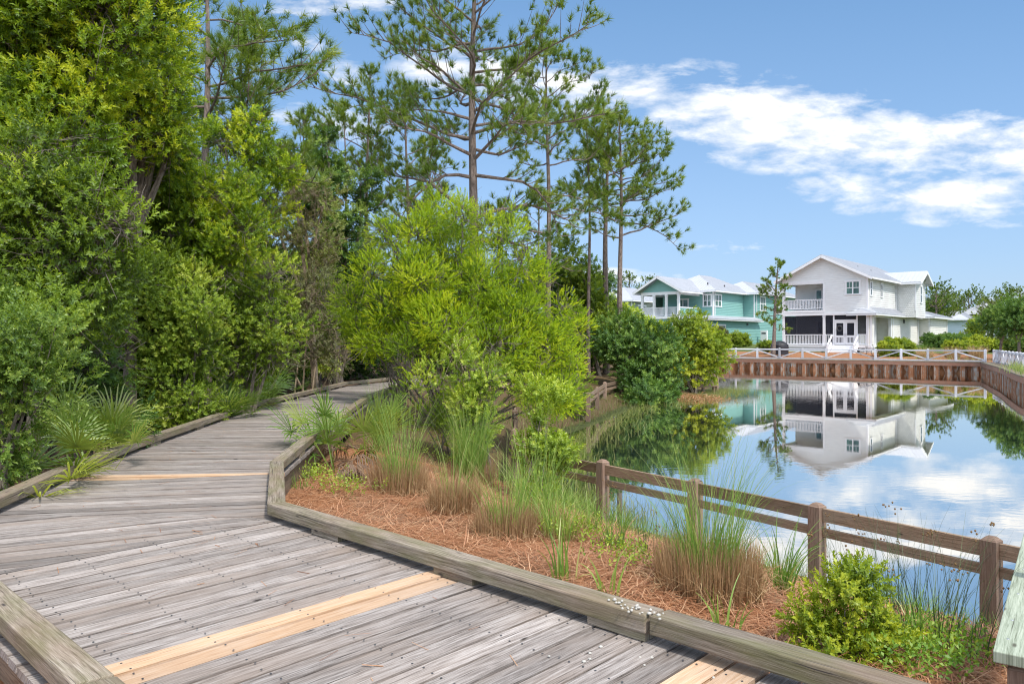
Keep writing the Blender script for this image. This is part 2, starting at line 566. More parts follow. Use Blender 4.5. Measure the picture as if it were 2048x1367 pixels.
def ground_px(px, py):
    """Where the line of sight through a photo pixel meets the ground."""
    y = np.arange(2.0, 60, .02)
    x = (px - 1024) / F * y
    z = EYE - (py - HOR) / F * y
    k = np.argmax(terrain(x, y) > z)
    return Vector((x[k], y[k], terrain(x[k:k + 1], y[k:k + 1])[0]))


def axis(parts):
    out = []
    for a, b, s in parts:
        out += list(np.arange(a, b, s))
    return np.array(out)


xs = axis([(-600, -60, 30), (-60, -14, 2), (-14, -6, .5), (-6, 7, .12), (7, 46, .5), (46, 90, 2), (90, 631, 30)])
ys = axis([(-200, -10, 10), (-10, 1, 1), (1, 14, .12), (14, 86, .5), (86, 150, 3), (150, 1201, 50)])
GX, GY = np.meshgrid(xs, ys)
GZ = terrain(GX, GY)
nv = GX.size
me = bpy.data.meshes.new('ground')
nx, ny = len(xs), len(ys)
idx = np.arange(nv).reshape(ny, nx)
quads = np.stack([idx[:-1, :-1], idx[:-1, 1:], idx[1:, 1:], idx[1:, :-1]], -1).reshape(-1, 4)
me.from_pydata(np.stack([GX, GY, GZ], -1).reshape(-1, 3).tolist(), [], quads.tolist())
dd, ww = pond_distance(GX, GY)
mulch = np.where((GX > -3.2) & (GY < 12.5) & ~ww, 1.0, 0.08)
mulch = np.where(ww & (GY > 50) & (dd < 11), 1.0, mulch)
mulch = np.where(ww & (GY < 50), .45, mulch)
lawn = np.where(ww & (dd > 11), .8, np.where((GY > 12.5) & (dd < 6) & ~ww, .12, 0.0))
mudz = np.where(~ww, np.clip(1 - dd / .9, 0, 1), 0)
zone = np.stack([mulch, lawn, mudz, np.ones_like(mulch)], -1).reshape(-1)
ca = me.color_attributes.new('zone', 'FLOAT_COLOR', 'POINT')
ca.data.foreach_set('color', zone.astype(np.float32))
me.polygons.foreach_set('use_smooth', [True] * len(me.polygons))
me.materials.append(M['ground'])
go = bpy.data.objects.new('ground', me)
COL.objects.link(go)
tag(go, kind='structure')
mb = MB()
mb.face([(-6, -8, 0), (46, -8, 0), (46, 80, 0), (-6, 80, 0)])
tag(mb.build('water', M['water']), kind='structure')

# ------------------------------------------------------------------ boardwalk
DZ = 1.28
R_IN = [(3.19, 1.09), (-1.93, 5.91), (-2.57, 7.96), (-2.82, 10.25), (-3.43, 17.5), (-3.35, 23.0), (-2.2, 25.6), (2.5, 29.0)]
L_IN = [(.95, .574), (-4.0, 5.2), (-4.25, 6.53), (-4.45, 7.47), (-4.76, 9.64), (-5.26, 15.4), (-5.05, 23.2), (-3.9, 26.6), (1.3, 30.7)]


def offset(poly, d):
    """Polyline moved d to its right."""
    out = []
    for i, p in enumerate(poly):
        p = Vector(p)
        ns = []
        for a, b in ((i - 1, i), (i, i + 1)):
            if 0 <= a and b < len(poly):
                e = (Vector(poly[b]) - Vector(poly[a])).normalized()
                ns.append(Vector((e.y, -e.x)))
        n = sum(ns, Vector((0, 0))).normalized()
        out.append(tuple(p + n * d / max(.5, n.dot(ns[0]))))
    return out


R_OUT, L_OUT = offset(R_IN, .145), offset(L_IN, -.145)


def clip_poly(poly, n, lo, hi):
    for sgn, lim in ((1, lo), (-1, -hi)):
        out = []
        for i in range(len(poly)):
            a, b = poly[i], poly[(i + 1) % len(poly)]
            da = sgn * (a[0] * n[0] + a[1] * n[1]) - lim
            db = sgn * (b[0] * n[0] + b[1] * n[1]) - lim
            if da >= 0:
                out.append(a)
            if (da >= 0) != (db >= 0):
                t = da / (da - db)
                out.append((a[0] + (b[0] - a[0]) * t, a[1] + (b[1] - a[1]) * t))
        poly = out
        if len(poly) < 3:
            return []
    return poly


walk = thing('boardwalk', 'weathered grey plank boardwalk curving from the foreground to the trees', 'boardwalk', (0, 5, 0))
W0 = (0, 5, 0)
deck, new_boards = MB(), []
Mpt = (-3.25, 4.5)
MptO = (-3.36, 4.39)
sections = [
    ([R_OUT[0], R_OUT[1], MptO, L_OUT[0]], (.685, .728), (3.387, 1.52)),
    ([R_OUT[1], (-4.35, 6.1), L_OUT[1], MptO], (.88, .475), ()),
    ([R_OUT[1], R_OUT[2], L_OUT[3], L_OUT[2], (-4.35, 6.1)], (.98, .20), ()),
    ([R_OUT[2], R_OUT[3], R_OUT[4], R_OUT[5], L_OUT[6], L_OUT[5], L_OUT[4], L_OUT[3]], (.997, .075), (8.05,)),
    ([R_OUT[5], R_OUT[6], L_OUT[7], L_OUT[6]], (.95, -.31), ()),
    ([R_OUT[6], R_OUT[7], L_OUT[8], L_OUT[7]], (.60, -.80), ()),
]
for poly, bdir, fresh in sections:
    bd = Vector(bdir).normalized()
    nn = Vector((-bd.y, bd.x))
    qs = [p[0] * nn.x + p[1] * nn.y for p in poly]
    q = min(qs)
    while q < max(qs):
        w = .142
        fr = [f for f in fresh if abs(q + w / 2 - f) < (.149 if len(fresh) > 1 else .08)]
        cp = clip_poly(poly, nn, q + .0085, q + w - .0085)
        if len(cp) >= 3:
            ou, ov = random.random() * 60, random.random() * 60
            uvf = lambda x, y, z, ou=ou, ov=ov: (ou + x * bd.x + y * bd.y, ov + x * nn.x + y * nn.y + z)
            dz = random.uniform(-.004, .004)
            tgt = MB() if fr else deck
            # long spans are laid in two pieces butted at a joint
            us = [p[0] * bd.x + p[1] * bd.y for p in cp]
            tgt.prism(cp, DZ - .04 + dz, DZ + dz, uvf, min(.82, max(.12, random.gauss(.5, .2))))
            if fr:
                new_boards.append(tgt)
        q += w
deck.build('decking', M['deck'], walk, W0)
for nb in new_boards:
    nb.build('new_board', M['new_board'], walk, W0, label='fresh orange replacement board among the grey planks')

nails = MB()
b1, n1_ = Vector((.685, .728)), Vector((-.728, .685))
q = min(p[0] * n1_.x + p[1] * n1_.y for p in sections[0][0])
while q < 5.6:
    for u in (1.22, 1.62, 2.1, 2.58, 2.94):
        for dq in (.03, .112):
            c = b1 * (u + random.uniform(-.012, .012)) + n1_ * (q + dq + random.uniform(-.006, .006))
            nails.lathe([(0, DZ + .0062), (.0048, DZ + .0058), (.0056, DZ + .0042)], (c.x, c.y, 0), 6)
    q += .142
nl_ = nails.build('nail_head', M['dark_metal'], walk, W0)
nl_['kind'] = 'stuff'
CZ0, CZ1 = DZ + .047, DZ + .137


def curb(poly, side):
    outer = offset(poly, .14 * side)
    for i in range(len(poly) - 1):
        a, b = Vector(poly[i]), Vector(poly[i + 1])
        ao, bo = Vector(outer[i]), Vector(outer[i + 1])
        L = (b - a).length
        n = max(1, round(L / 3.4))
        for k in range(n):
            t0, t1 = k / n + (.0015 if k else 0), (k + 1) / n - (.0015 if k < n - 1 else 0)
            p = [a.lerp(b, t0), a.lerp(b, t1), ao.lerp(bo, t1), ao.lerp(bo, t0)]
            e = (b - a).normalized()
            m = MB()
            ou, ov = random.random() * 50, random.random() * 50
            dz = random.uniform(-.004, .004)
            poly4 = [tuple(x) for x in p]
            m.prism(poly4, CZ0 + dz, CZ1 + dz, lambda x, y, z: (ou + x * e.x + y * e.y, ov - x * e.y + y * e.x + z), min(1, max(0, random.gauss(.5, .22))))
            m.build('curb_rail', M['curb'], walk, W0, bevel=.008)
        nb = max(1, int(L / 1.25))
        for k in range(nb):
            c = a.lerp(b, (k + .5) / nb + random.uniform(-.05, .05))
            c = c + (ao.lerp(bo, .5) - a.lerp(b, .5)) * .54
            m = MB()
            e3 = Vector((e.x, e.y, 0)) * .34
            s3 = Vector((-e.y, e.x, 0)) * .125
            m.frame_box(Vector((c.x, c.y, DZ + .004)) - e3 / 2 - s3 / 2, e3, s3, (0, 0, .041))
            m.build('spacer_block', M['curb'], walk, W0)


curb(R_IN, 1)
curb(L_IN, -1)
for poly in (offset(R_OUT, -.06), offset(L_OUT, .06)):
    for i in range(len(poly) - 1):
        m = MB()
        m.beam((*poly[i], DZ - .045 - .12), (*poly[i + 1], DZ - .045 - .12), .05, .24)
        m.build('side_beam', M['fence_wood'], walk, W0)

# ------------------------------------------------------------------ wooden fences round the near pond bank
PW = .135


def fence_post(x, y, z0, z1, e, parent, off, mat=None, w=PW):
    m = MB()
    e = Vector((e[0], e[1], 0)).normalized()
    n = Vector((-e.y, e.x, 0))
    o = Vector((x, y, z0)) - e * w / 2 - n * w / 2
    h = z1 - z0 - .035
    m.frame_box(o, Vector((0, 0, h)), e * w, n * w)
    t = random.random()
    b = [o + Vector((0, 0, h)), o + e * w + Vector((0, 0, h)), o + e * w + n * w + Vector((0, 0, h)), o + n * w + Vector((0, 0, h))]
    c = sum(b, Vector()) / 4
    top = [c + (p - c) * .45 + Vector((0, 0, .035)) for p in b]
    for i in range(4):
        j = (i + 1) % 4
        m.face([b[i], b[j], top[j], top[i]], [(0, 0), (.14, 0), (.1, .03), (.04, .03)], t)
    m.face(top, [(0, 0), (.1, 0), (.1, .1), (0, .1)], t)
    return m.build('post', mat or M['post_wood'], parent, off)


def rail(a, b, w, h, parent, off, mat, name='rail'):
    m = MB()
    m.beam(a, b, w, h)
    return m.build(name, mat, parent, off, bevel=.004)


def timber_fence(pts, label, top=.98, base=None, spacing=None):
    off = (pts[0][0], pts[0][1], 0)
    f = thing('wooden_fence', label, 'fence', off)
    n = len(pts)
    for i, (x, y) in enumerate(pts):
        a, b = pts[max(0, i - 1)], pts[min(n - 1, i + 1)]
        z0 = min(tz(x, y) - .3, -.1) if base is None else base
        fence_post(x, y, z0, top + random.uniform(-.02, .02), (b[0] - a[0], b[1] - a[1]), f, off)
    for i in range(n - 1):
        a, b = Vector((*pts[i], 0)), Vector((*pts[i + 1], 0))
        e = (b - a).normalized()
        for zc, h in ((top - .125, .14), (top - .31, .095)):
            rail(a + e * (PW * .5 + .002) + Vector((0, 0, zc)), b - e * (PW * .5 + .002) + Vector((0, 0, zc)), .04, h, f, off, M['fence_wood'])
    return f


near = [(6.19, 3.90), (5.21, 5.26), (4.23, 6.62), (3.25, 7.99), (2.29, 9.38), (1.30, 10.75), (.28, 12.13)]
row = [(.05, 13.0), (.06, 14.8), (.06, 16.6), (.07, 18.4), (.08, 20.2)]
timber_fence(near + row, 'brown post and rail fence along the near pond edge, leading to the foreground')
timber_fence([(2.5, 24.6), (3.15, 27.7), (3.8, 30.7), (4.85, 33.4)], 'short weathered rail fence half hidden under the dark bush across the water')
timber_fence([(7.4, 37.6), (9.0, 38.6), (10.9, 39.9)], 'grey rail fence end jutting out of the shrubs at the far left bank', top=.95)

# landing at the tip of the left bank
m = MB()
a, b = at_y(1362, 768, 38.0), at_y(1432, 752, 39.6)
lt = thing('log_landing', 'low weathered timber landing beam at the tip of the left bank', 'landing', (a.x, a.y, 0))
m.beam((a.x, a.y, .42), (b.x, b.y, .42), .3, .3)
m.build('beam', M['fence_wood'], lt, (a.x, a.y, 0))
for k in (.3, .62, .93):
    c = a.lerp(b, k)
    m = MB()
    m.tube([(c.x, c.y, -.5), (c.x, c.y, .265)], [.08, .08], 8)
    m.build('pile', M['post_wood'], lt, (a.x, a.y, 0))

# green treated cap board at the right edge
g0 = Vector((2.135, 3.33, 0))
gd = Vector((.60, .80, 0)).normalized()
gs = Vector((gd.y, -gd.x, 0))
gr = thing('timber_railing', 'pale green treated cap board on brown posts at the right edge', 'railing', (g0.x, g0.y, 0))
m = MB()
m.frame_box(g0 + Vector((0, 0, 1.272)), gd * 2.6, gs * .24, (0, 0, .052), .5)
m.build('cap_board', M['green_board'], gr, (g0.x, g0.y, 0), bevel=.005)
for k in (.05, 1.25, 2.4):
    c = g0 + gd * (k + .07) + gs * .12
    fence_post(c.x, c.y, .3, 1.27, gd, gr, (g0.x, g0.y, 0), w=.14)
m = MB()
for k in (.18, .47, .95, 1.5):
    for s_ in (.045, .19):
        c = g0 + gd * (k + s_ * .3) + gs * s_
        m.lathe([(0, 1.3262), (.006, 1.3258), (.0075, 1.3242)], (c.x, c.y, 0), 8)
m.build('screw', M['grey_metal'], gr, (g0.x, g0.y, 0))
c = g0 + gd * 1.32 + gs * .2
fence_post(c.x, c.y, 1.326, 1.60, gd, gr, (g0.x, g0.y, 0), w=.09)

# ------------------------------------------------------------------ bulkheads of rusty sheet piles
CAPZ = .95


def bulkhead(pts, label, pitch=.95):
    off = (pts[0][0], pts[0][1], 0)
    b = thing('sheet_pile_wall', label, 'retaining wall', off)
    sheet = MB()
    for i in range(len(pts) - 1):
        a, c = Vector((*pts[i], 0)), Vector((*pts[i + 1], 0))
        L = (c - a).length
        e = (c - a) / L
        n = Vector((-e.y, e.x, 0))       # land side
        nseg = max(1, round(L / 5.2))
        for k in range(nseg):
            p, q = a + e * (L * k / nseg + .002), a + e * (L * (k + 1) / nseg - .002)
            m = MB()
            m.beam(p - n * .10 + Vector((0, 0, CAPZ - .19)), q - n * .10 + Vector((0, 0, CAPZ - .19)), .10, .30)
            m.build('waler', M['waler'], b, off, bevel=.01)
            m = MB()
            m.beam(p + n * .20 + Vector((0, 0, CAPZ)), q + n * .20 + Vector((0, 0, CAPZ)), .72, .06)
            m.build('cap_board', M['curb'], b, off)
        prof, x, kk = [], 0.0, 0
        while x < L:
            dpt = 0.0 if kk % 2 == 0 else .42
            prof += [(x, dpt), (min(L, x + pitch * .36), dpt)]
            x += pitch * .5
            kk += 1
        for (x0, d0), (x1, d1) in zip(prof, prof[1:]):
            p, q = a + e * x0 + n * d0, a + e * x1 + n * d1
            sheet.face([p + Vector((0, 0, -.7)), q + Vector((0, 0, -.7)), q + Vector((0, 0, CAPZ - .03)), p + Vector((0, 0, CAPZ - .03))])
    sheet.build('sheet_piling', M['rust'], b, off)
    return b


FW = [(17.0, 75.5), (21.0, 72.3), (29.9, 66.4), (37.4, 59.6)]
bulkhead(FW, 'rusty steel sheet wall with brown timber waler in front of the houses')
RW = [(37.4, 59.6), (30.9, 47.2), (27.3, 40.8), (25.2, 37), (14.5, 14)]
bulkhead(RW, 'long sheet pile wall with pale cap along the right bank')


def resample(poly, step):
    out, carry = [], 0.0
    for i in range(len(poly) - 1):
        a, b = Vector(poly[i]), Vector(poly[i + 1])
        L = (b - a).length
        t = carry
        while t < L:
            out.append(a.lerp(b, t / L))
            t += step
        carry = t - L
    return out


def cross_fence(poly, label, step, z0=.93, h=.98):
    pts = resample(poly, step)
    off = (pts[0].x, pts[0].y, 0)
    f = thing('white_fence', label, 'fence', off)
    for i, p in enumerate(pts):
        e = (pts[min(i + 1, len(pts) - 1)] - pts[max(i - 1, 0)])
        fence_post(p.x, p.y, z0 - .25, z0 + h + .06, e, f, off, M['grey_rail'], .17)
    for i in range(len(pts) - 1):
        a, b = Vector((*pts[i], 0)), Vector((*pts[i + 1], 0))
        e = (b - a).normalized()
        a, b = a + e * .087, b - e * .087
        rail(a + Vector((0, 0, z0 + h - .06)), b + Vector((0, 0, z0 + h - .06)), .07, .12, f, off, M['grey_rail'], 'top_rail')
        rail(a + Vector((0, 0, z0 + .10)), b + Vector((0, 0, z0 + .10)), .06, .10, f, off, M['grey_rail'], 'bottom_rail')
        lo, hi = z0 + .19, z0 + h - .16
        za, zb = (hi, lo) if i % 2 else (lo, hi)
        rail(a + Vector((0, 0, za)), b + Vector((0, 0, zb)), .05, .10, f, off, M['grey_rail'], 'diagonal_brace')


cross_fence([(37.95, 60.15), (30.3, 67.0), (21.3, 73.0), (17.3, 76.2)], 'whitewashed fence with crossed braces in front of the houses', 2.06)
cross_fence([(38.3, 59.6), (31.7, 46.9), (28.1, 40.5), (26.0, 36.7), (20.0, 24.0)], 'whitewashed braced fence along the right bank of the pond', 1.9)


# ------------------------------------------------------------------ houses (local frame: u right along the front, v back, z up)
def wall(mb, p0, p1, z0, z1, t=.16):
    p0, p1 = Vector((*p0, 0)), Vector((*p1, 0))
    e = (p1 - p0)
    n = Vector((-e.y, e.x, 0)).normalized()
    mb.frame_box(p0 + Vector((0, 0, z0)), e, n * t, (0, 0, z1 - z0), .5)
    q = p0 + e
    z = z0
    while z < z1 - .02:                       # overlapping boards
        zt = min(z1, z + .215)
        lap(mb, p0, q, p0, q, z, zt, -n)
        z = zt


def lap(mb, a0, b0, a1, b1, z, zt, n):
    Z = Vector((0, 0, 1))
    lo, hi = n * .045, n * .004
    mb.face([a0 + lo + Z * z, b0 + lo + Z * z, b1 + hi + Z * zt, a1 + hi + Z * zt])
    mb.face([a0 + Z * z + n * .002, b0 + Z * z + n * .002, b0 + lo + Z * z, a0 + lo + Z * z])
    mb.face([a0 + Z * z + n * .002, a0 + lo + Z * z, a1 + hi + Z * zt])
    mb.face([b0 + lo + Z * z, b0 + Z * z + n * .002, b1 + hi + Z * zt])


def lap_gable(mb, u0, u1, z0, zc, v):
    c, z = (u0 + u1) / 2, z0
    while z < zc - .03:
        zt = min(zc, z + .215)
        f0, f1 = (z - z0) / (zc - z0), (zt - z0) / (zc - z0)
        lap(mb, Vector((u0 + (c - u0) * f0, v, 0)), Vector((u1 + (c - u1) * f0, v, 0)), Vector((u0 + (c - u0) * f1, v, 0)), Vector((u1 + (c - u1) * f1, v, 0)), z, zt, Vector((0, -1, 0)))
        z = zt


def boxes(name, mat, parent, *items):
    for b in items:
        k = MB()
        k.box(*b, .5)
        k.build(name, mat, parent)


def tri_prism(mb, a, b, c, d):
    """Triangle a, b, c pushed along vector d."""
    a, b, c, d = (Vector(x) for x in (a, b, c, d))
    mb.face([a, b, c])
    mb.face([c + d, b + d, a + d])
    for p, q in ((a, b), (b, c), (c, a)):
        mb.face([q, p, p + d, q + d])


def slab(mb, pts, t=.12):
    """Roof plane: polygon pts (top side) with thickness t downwards."""
    pts = [Vector(p) for p in pts]
    n = (pts[1] - pts[0]).cross(pts[2] - pts[0])
    if n.z < 0:
        pts = pts[::-1]
    low = [p - Vector((0, 0, t)) for p in pts]
    mb.face(pts)
    mb.face(low[::-1])
    for i in range(len(pts)):
        j = (i + 1) % len(pts)
        mb.face([pts[i], low[i], low[j], pts[j]])


def seams(mb, e0, e1, r0, r1, step=.5):
    """Standing seams on a roof plane with eave e0-e1 and ridge r0-r1 (r parallel to e or a point)."""
    e0, e1, r0, r1 = (Vector(x) for x in (e0, e1, r0, r1))
    L = (e1 - e0).length
    ed = (e1 - e0) / L
    # plane uphill direction
    n = ed.cross(r0 - e0).normalized()
    if n.z < 0:
        n = -n
    up = n.cross(ed).normalized()
    if up.z < 0:
        up = -up
    H = (r0 - e0).dot(up)
    a0, a1 = (r0 - e0).dot(ed), (r1 - e0).dot(ed)
    k = int(L / step)
    for i in range(k + 1):
        x = (i + .5) * L / (k + 1)
        h = H
        if x < a0:
            h = H * x / a0
        elif x > a1:
            h = H * (L - x) / max(1e-6, L - a1)
        if h < .2:
            continue
        p = e0 + ed * x
        mb.frame_box(p - ed * .015 + n * .002, up * h, ed * .03, n * .035, .5)


def window(parent, p, e, z0, z1, w, sashes=1, glass='glass', grid=True, out=.012):
    """Framed window on a wall: p = centre on the outer face, e = direction along the wall (inside on its left)."""
    e = Vector((*e, 0)).normalized()
    n = Vector((e.y, -e.x, 0))
    p = Vector((*p, 0)) + n * .042
    fr, gl = MB(), MB()
    tw = .13
    # side boards, head, sill
    for s0, s1, a, b, d in ((-w / 2 - tw, -w / 2, z0, z1, .04), (w / 2, w / 2 + tw, z0, z1, .04),
                            (-w / 2 - tw - .05, w / 2 + tw + .05, z1, z1 + .2, .06), (-w / 2 - tw - .04, w / 2 + tw + .04, z0 - .12, z0, .07)):
        fr.frame_box(p + e * s0 + Vector((0, 0, a)) + n * .003, e * (s1 - s0), n * d, (0, 0, b - a), .6)
    sw = w / sashes
    for i in range(sashes):
        c = -w / 2 + sw * (i + .5)
        if i:
            fr.frame_box(p + e * (c - sw / 2 - .06) + Vector((0, 0, z0)) + n * .003, e * .12, n * .045, (0, 0, z1 - z0), .6)
        fr.frame_box(p + e * (c - sw / 2 + .03) + Vector((0, 0, (z0 + z1) / 2 - .035)) + n * .003, e * (sw - .06), n * .035, (0, 0, .07), .6)
        if grid:
            fr.frame_box(p + e * (c - .015) + Vector((0, 0, (z0 + z1) / 2 + .04)) + n * .003, e * .03, n * .03, (0, 0, (z1 - z0) / 2 - .06), .6)
        for a, b in ((c - sw / 2 + .001, c - sw / 2 + .055), (c + sw / 2 - .055, c + sw / 2 - .001)):
            fr.frame_box(p + e * a + Vector((0, 0, z0 + .001)) + n * .004, e * (b - a), n * .032, (0, 0, z1 - z0 - .002), .6)
    gl.frame_box(p - e * (w / 2 - .002) + Vector((0, 0, z0 + .002)) - n * .01, e * (w - .004), n * (.01 + out), (0, 0, z1 - z0 - .004), .5)
    f = fr.build('window', M['white_trim'], parent)
    gl.build('pane', M[glass], f)
    return f


def railing(parent, a, b, z0, z1, name='railing', gap=.16):
    a, b = Vector((*a, 0)), Vector((*b, 0))
    e = (b - a)
    L = e.length
    e /= L
    m = MB()
    m.beam(a + Vector((0, 0, z1 - .04)), b + Vector((0, 0, z1 - .04)), .09, .08, tone=.5)
    m.beam(a + Vector((0, 0, z0 + .04)), b + Vector((0, 0, z0 + .04)), .06, .08, tone=.5)
    n = int(L / gap)
    for i in range(n):
        c = a + e * (L * (i + .5) / n)
        m.beam(c + Vector((0, 0, z0 + .08)), c + Vector((0, 0, z1 - .08)), .055, .055, up=e, tone=.5)
    return m.build(name, M['white_trim'], parent)


def post(parent, x, y, z0, z1, w=.26, name='post'):
    m = MB()
    m.box(x - w / 2, x + w / 2, y - w / 2, y + w / 2, z0 + .002, z1 - .002, .5)
    m.box(x - w / 2 - .04, x + w / 2 + .04, y - w / 2 - .04, y + w / 2 + .04, z1 - .16, z1 - .06, .5)
    m.box(x - w / 2 - .03, x + w / 2 + .03, y - w / 2 - .03, y + w / 2 + .03, z0 + .01, z0 + .22, .5)
    return m.build(name, M['white_trim'], parent)


def gable_roof(parent, u0, u1, v0, v1, ze, zr, along='v', name='roof', soffit=True):
    """Gable roof over a rectangle (overhangs included). Ridge runs along 'v' or 'u'."""
    m = MB()
    if along == 'v':
        c = (u0 + u1) / 2
        L = [((u0, v0, ze), (u0, v1, ze), (c, v1, zr), (c, v0, zr)), ((u1, v0, ze), (u1, v1, ze), (c, v1, zr), (c, v0, zr))]
    else:
        c = (v0 + v1) / 2
        L = [((u0, v0, ze), (u1, v0, ze), (u1, c, zr), (u0, c, zr)), ((u0, v1, ze), (u1, v1, ze), (u1, c, zr), (u0, c, zr))]
    for a, b, cc, d in L:
        slab(m, [a, b, cc, d], .07)
        seams(m, a, b, d, cc, .46)
    r = m.build(name, M['roof'], parent)
    fb = MB()
    for a, b, cc, d in L:                    # fascia / barge boards below the sheet
        for p, q in ((a, d), (b, cc)):
            p, q = Vector(p), Vector(q)
            fb.beam(p - Vector((0, 0, .2)), q - Vector((0, 0, .2)), .05, .25, tone=.5)
        p, q = Vector(a), Vector(b)
        fb.beam(p - Vector((0, 0, .16)), q - Vector((0, 0, .16)), .05, .16, tone=.5)
    fb.build('fascia', M['white_trim'], r)
    return r


def hip_roof(parent, u0, u1, v0, v1, ze, zr, name='roof'):
    m = MB()
    if (v1 - v0) >= (u1 - u0):
        k = (u1 - u0) / 2
        r0, r1 = ((u0 + u1) / 2, v0 + k, zr), ((u0 + u1) / 2, max(v0 + k, v1 - k), zr)
        planes = [((u0, v0, ze), (u1, v0, ze), r0, r0), ((u1, v0, ze), (u1, v1, ze), r0, r1), ((u1, v1, ze), (u0, v1, ze), r1, r1), ((u0, v1, ze), (u0, v0, ze), r1, r0)]
    else:
        k = (v1 - v0) / 2
        r0, r1 = (u0 + k, (v0 + v1) / 2, zr), (u1 - k, (v0 + v1) / 2, zr)
        planes = [((u0, v0, ze), (u1, v0, ze), r0, r1), ((u1, v0, ze), (u1, v1, ze), r1, r1), ((u1, v1, ze), (u0, v1, ze), r1, r0), ((u0, v1, ze), (u0, v0, ze), r0, r0)]
    fb = MB()
    for a, b, c, d in planes:
        pts = [a, b, d] if c == d else [a, b, d, c]
        slab(m, pts, .06)
        seams(m, a, b, c, d, .46)
        fb.beam(Vector(a) - Vector((0, 0, .14)), Vector(b) - Vector((0, 0, .14)), .05, .15, tone=.5)
    r = m.build(name, M['roof'], parent)
    fb.build('fascia', M['white_trim'], r)
    sf = MB()
    sf.box(u0 + .06, u1 - .06, v0 + .06, v1 - .06, ze - .13, ze - .09, .5)
    sf.build('soffit', M['soffit'], r)
    return r


def brackets(parent, a, b, z, step=.8, n=None):
    """Row of exposed rafter tails under an eave."""
    a, b = Vector((*a, 0)), Vector((*b, 0))
    e = (b - a)
    L = e.length
    e /= L
    n = Vector((e.y, -e.x, 0))
    for i in range(int(L / step) + 1):
        p = a + e * min(L, i * step)
        m = MB()
        m.frame_box(p + n * .034 + Vector((0, 0, z)) - e * .03, n * .45, e * .06, (0, 0, .13), .5)
        m.build('rafter_tail', M['white_trim'], parent)


ANG = math.radians(-42)
# ---- white house
wh = thing('white_house', 'white two-storey clapboard house with screened porch behind the fence', 'house', (35.9, 75.7, 0), ANG)
m = MB()      # second floor and gable front
wall(m, (-4.3, 0), (0, 0), 5.3, 9.35)
wall(m, (-8.74, 0), (-4.3, 0), 8.97, 9.35)
tri_prism(m, (-8.74, 0, 9.35), (0, 0, 9.35), (-4.37, 0, 11.5), (0, .16, 0))
lap_gable(m, -8.74, 0, 9.35, 11.5, 0)
m.build('front_wall', M['white_siding'], wh)
m = MB()
wall(m, (0, .165), (0, 9.85), 5.2, 9.3)
wall(m, (0, 9.85 + 3.9), (0, 17.5), 5.2, 9.3)
wall(m, (2.0, 9.85), (2.0, 13.75), 5.2, 9.3)
wall(m, (-8.74, 17.5), (-8.74, 3.7), 1.4, 9.3)
wall(m, (0, 17.66), (-8.74, 17.66), 1.4, 9.3)
tri_prism(m, (2.0, 9.85, 9.3), (2.0, 13.75, 9.3), (2.0, 11.8, 10.25), (-.16, 0, 0))
m.build('side_wall', M['white_shingle'], wh)
m = MB()
wall(m, (.002, 9.85), (1.84, 9.85), 5.2, 9.3)
wall(m, (1.84, 13.59), (.002, 13.59), 5.2, 9.3)
m.build('wing_wall', M['white_shingle'], wh)
m = MB()      # recessed walls behind balcony and porch
wall(m, (-8.57, 3.7), (-4.3, 3.7), 5.87, 9.3)
wall(m, (-4.3, 3.7), (-4.3, .17), 5.87, 9.3)
wall(m, (-8.57, 3.7), (-.3, 3.7), 2.2, 5.4)
m.build('porch_wall', M['white_siding'], wh)
gable_roof(wh, -9.4, .66, -.75, 18.2, 9.08, 11.62, 'v')
gable_roof(wh, -2.0, 2.7, 9.2, 14.4, 9.02, 10.35, 'u', 'wing_roof')
m = MB()
m.box(-8.8, -4.2, -.06, 3.68, 5.62, 5.87, .5)
m.build('balcony_floor', M['white_trim'], wh)
boxes('trim_board', M['white_trim'], wh, (-8.8, .0, -.08, .0, 5.3, 5.58), (-8.74, -4.3, -.06, -.003, 8.62, 8.97), (-4.42, -4.2, -.05, -.003, 5.87, 8.62), (-.12, .05, -.05, -.003, 5.62, 9.0), (.003, .05, -.003, .16, 5.62, 9.0), (1.9, 2.05, 9.8, 9.847, 5.9, 9.0), (-8.8, -8.6, -.04, 3.6, 8.66, 8.95))
post(wh, -8.62, .13, 5.87, 8.66, .25)
railing(wh, (-8.5, .1), (-4.45, .1), 6.02, 7.02)
railing(wh, (-8.64, .28), (-8.64, 3.6), 6.02, 7.02)
for cx in (-6.15, -4.95):
    f = window(wh, (cx, 3.7), (1, 0), 5.95, 8.15, .62, 1, 'glass_green', False)
    f.name = 'balcony_door'
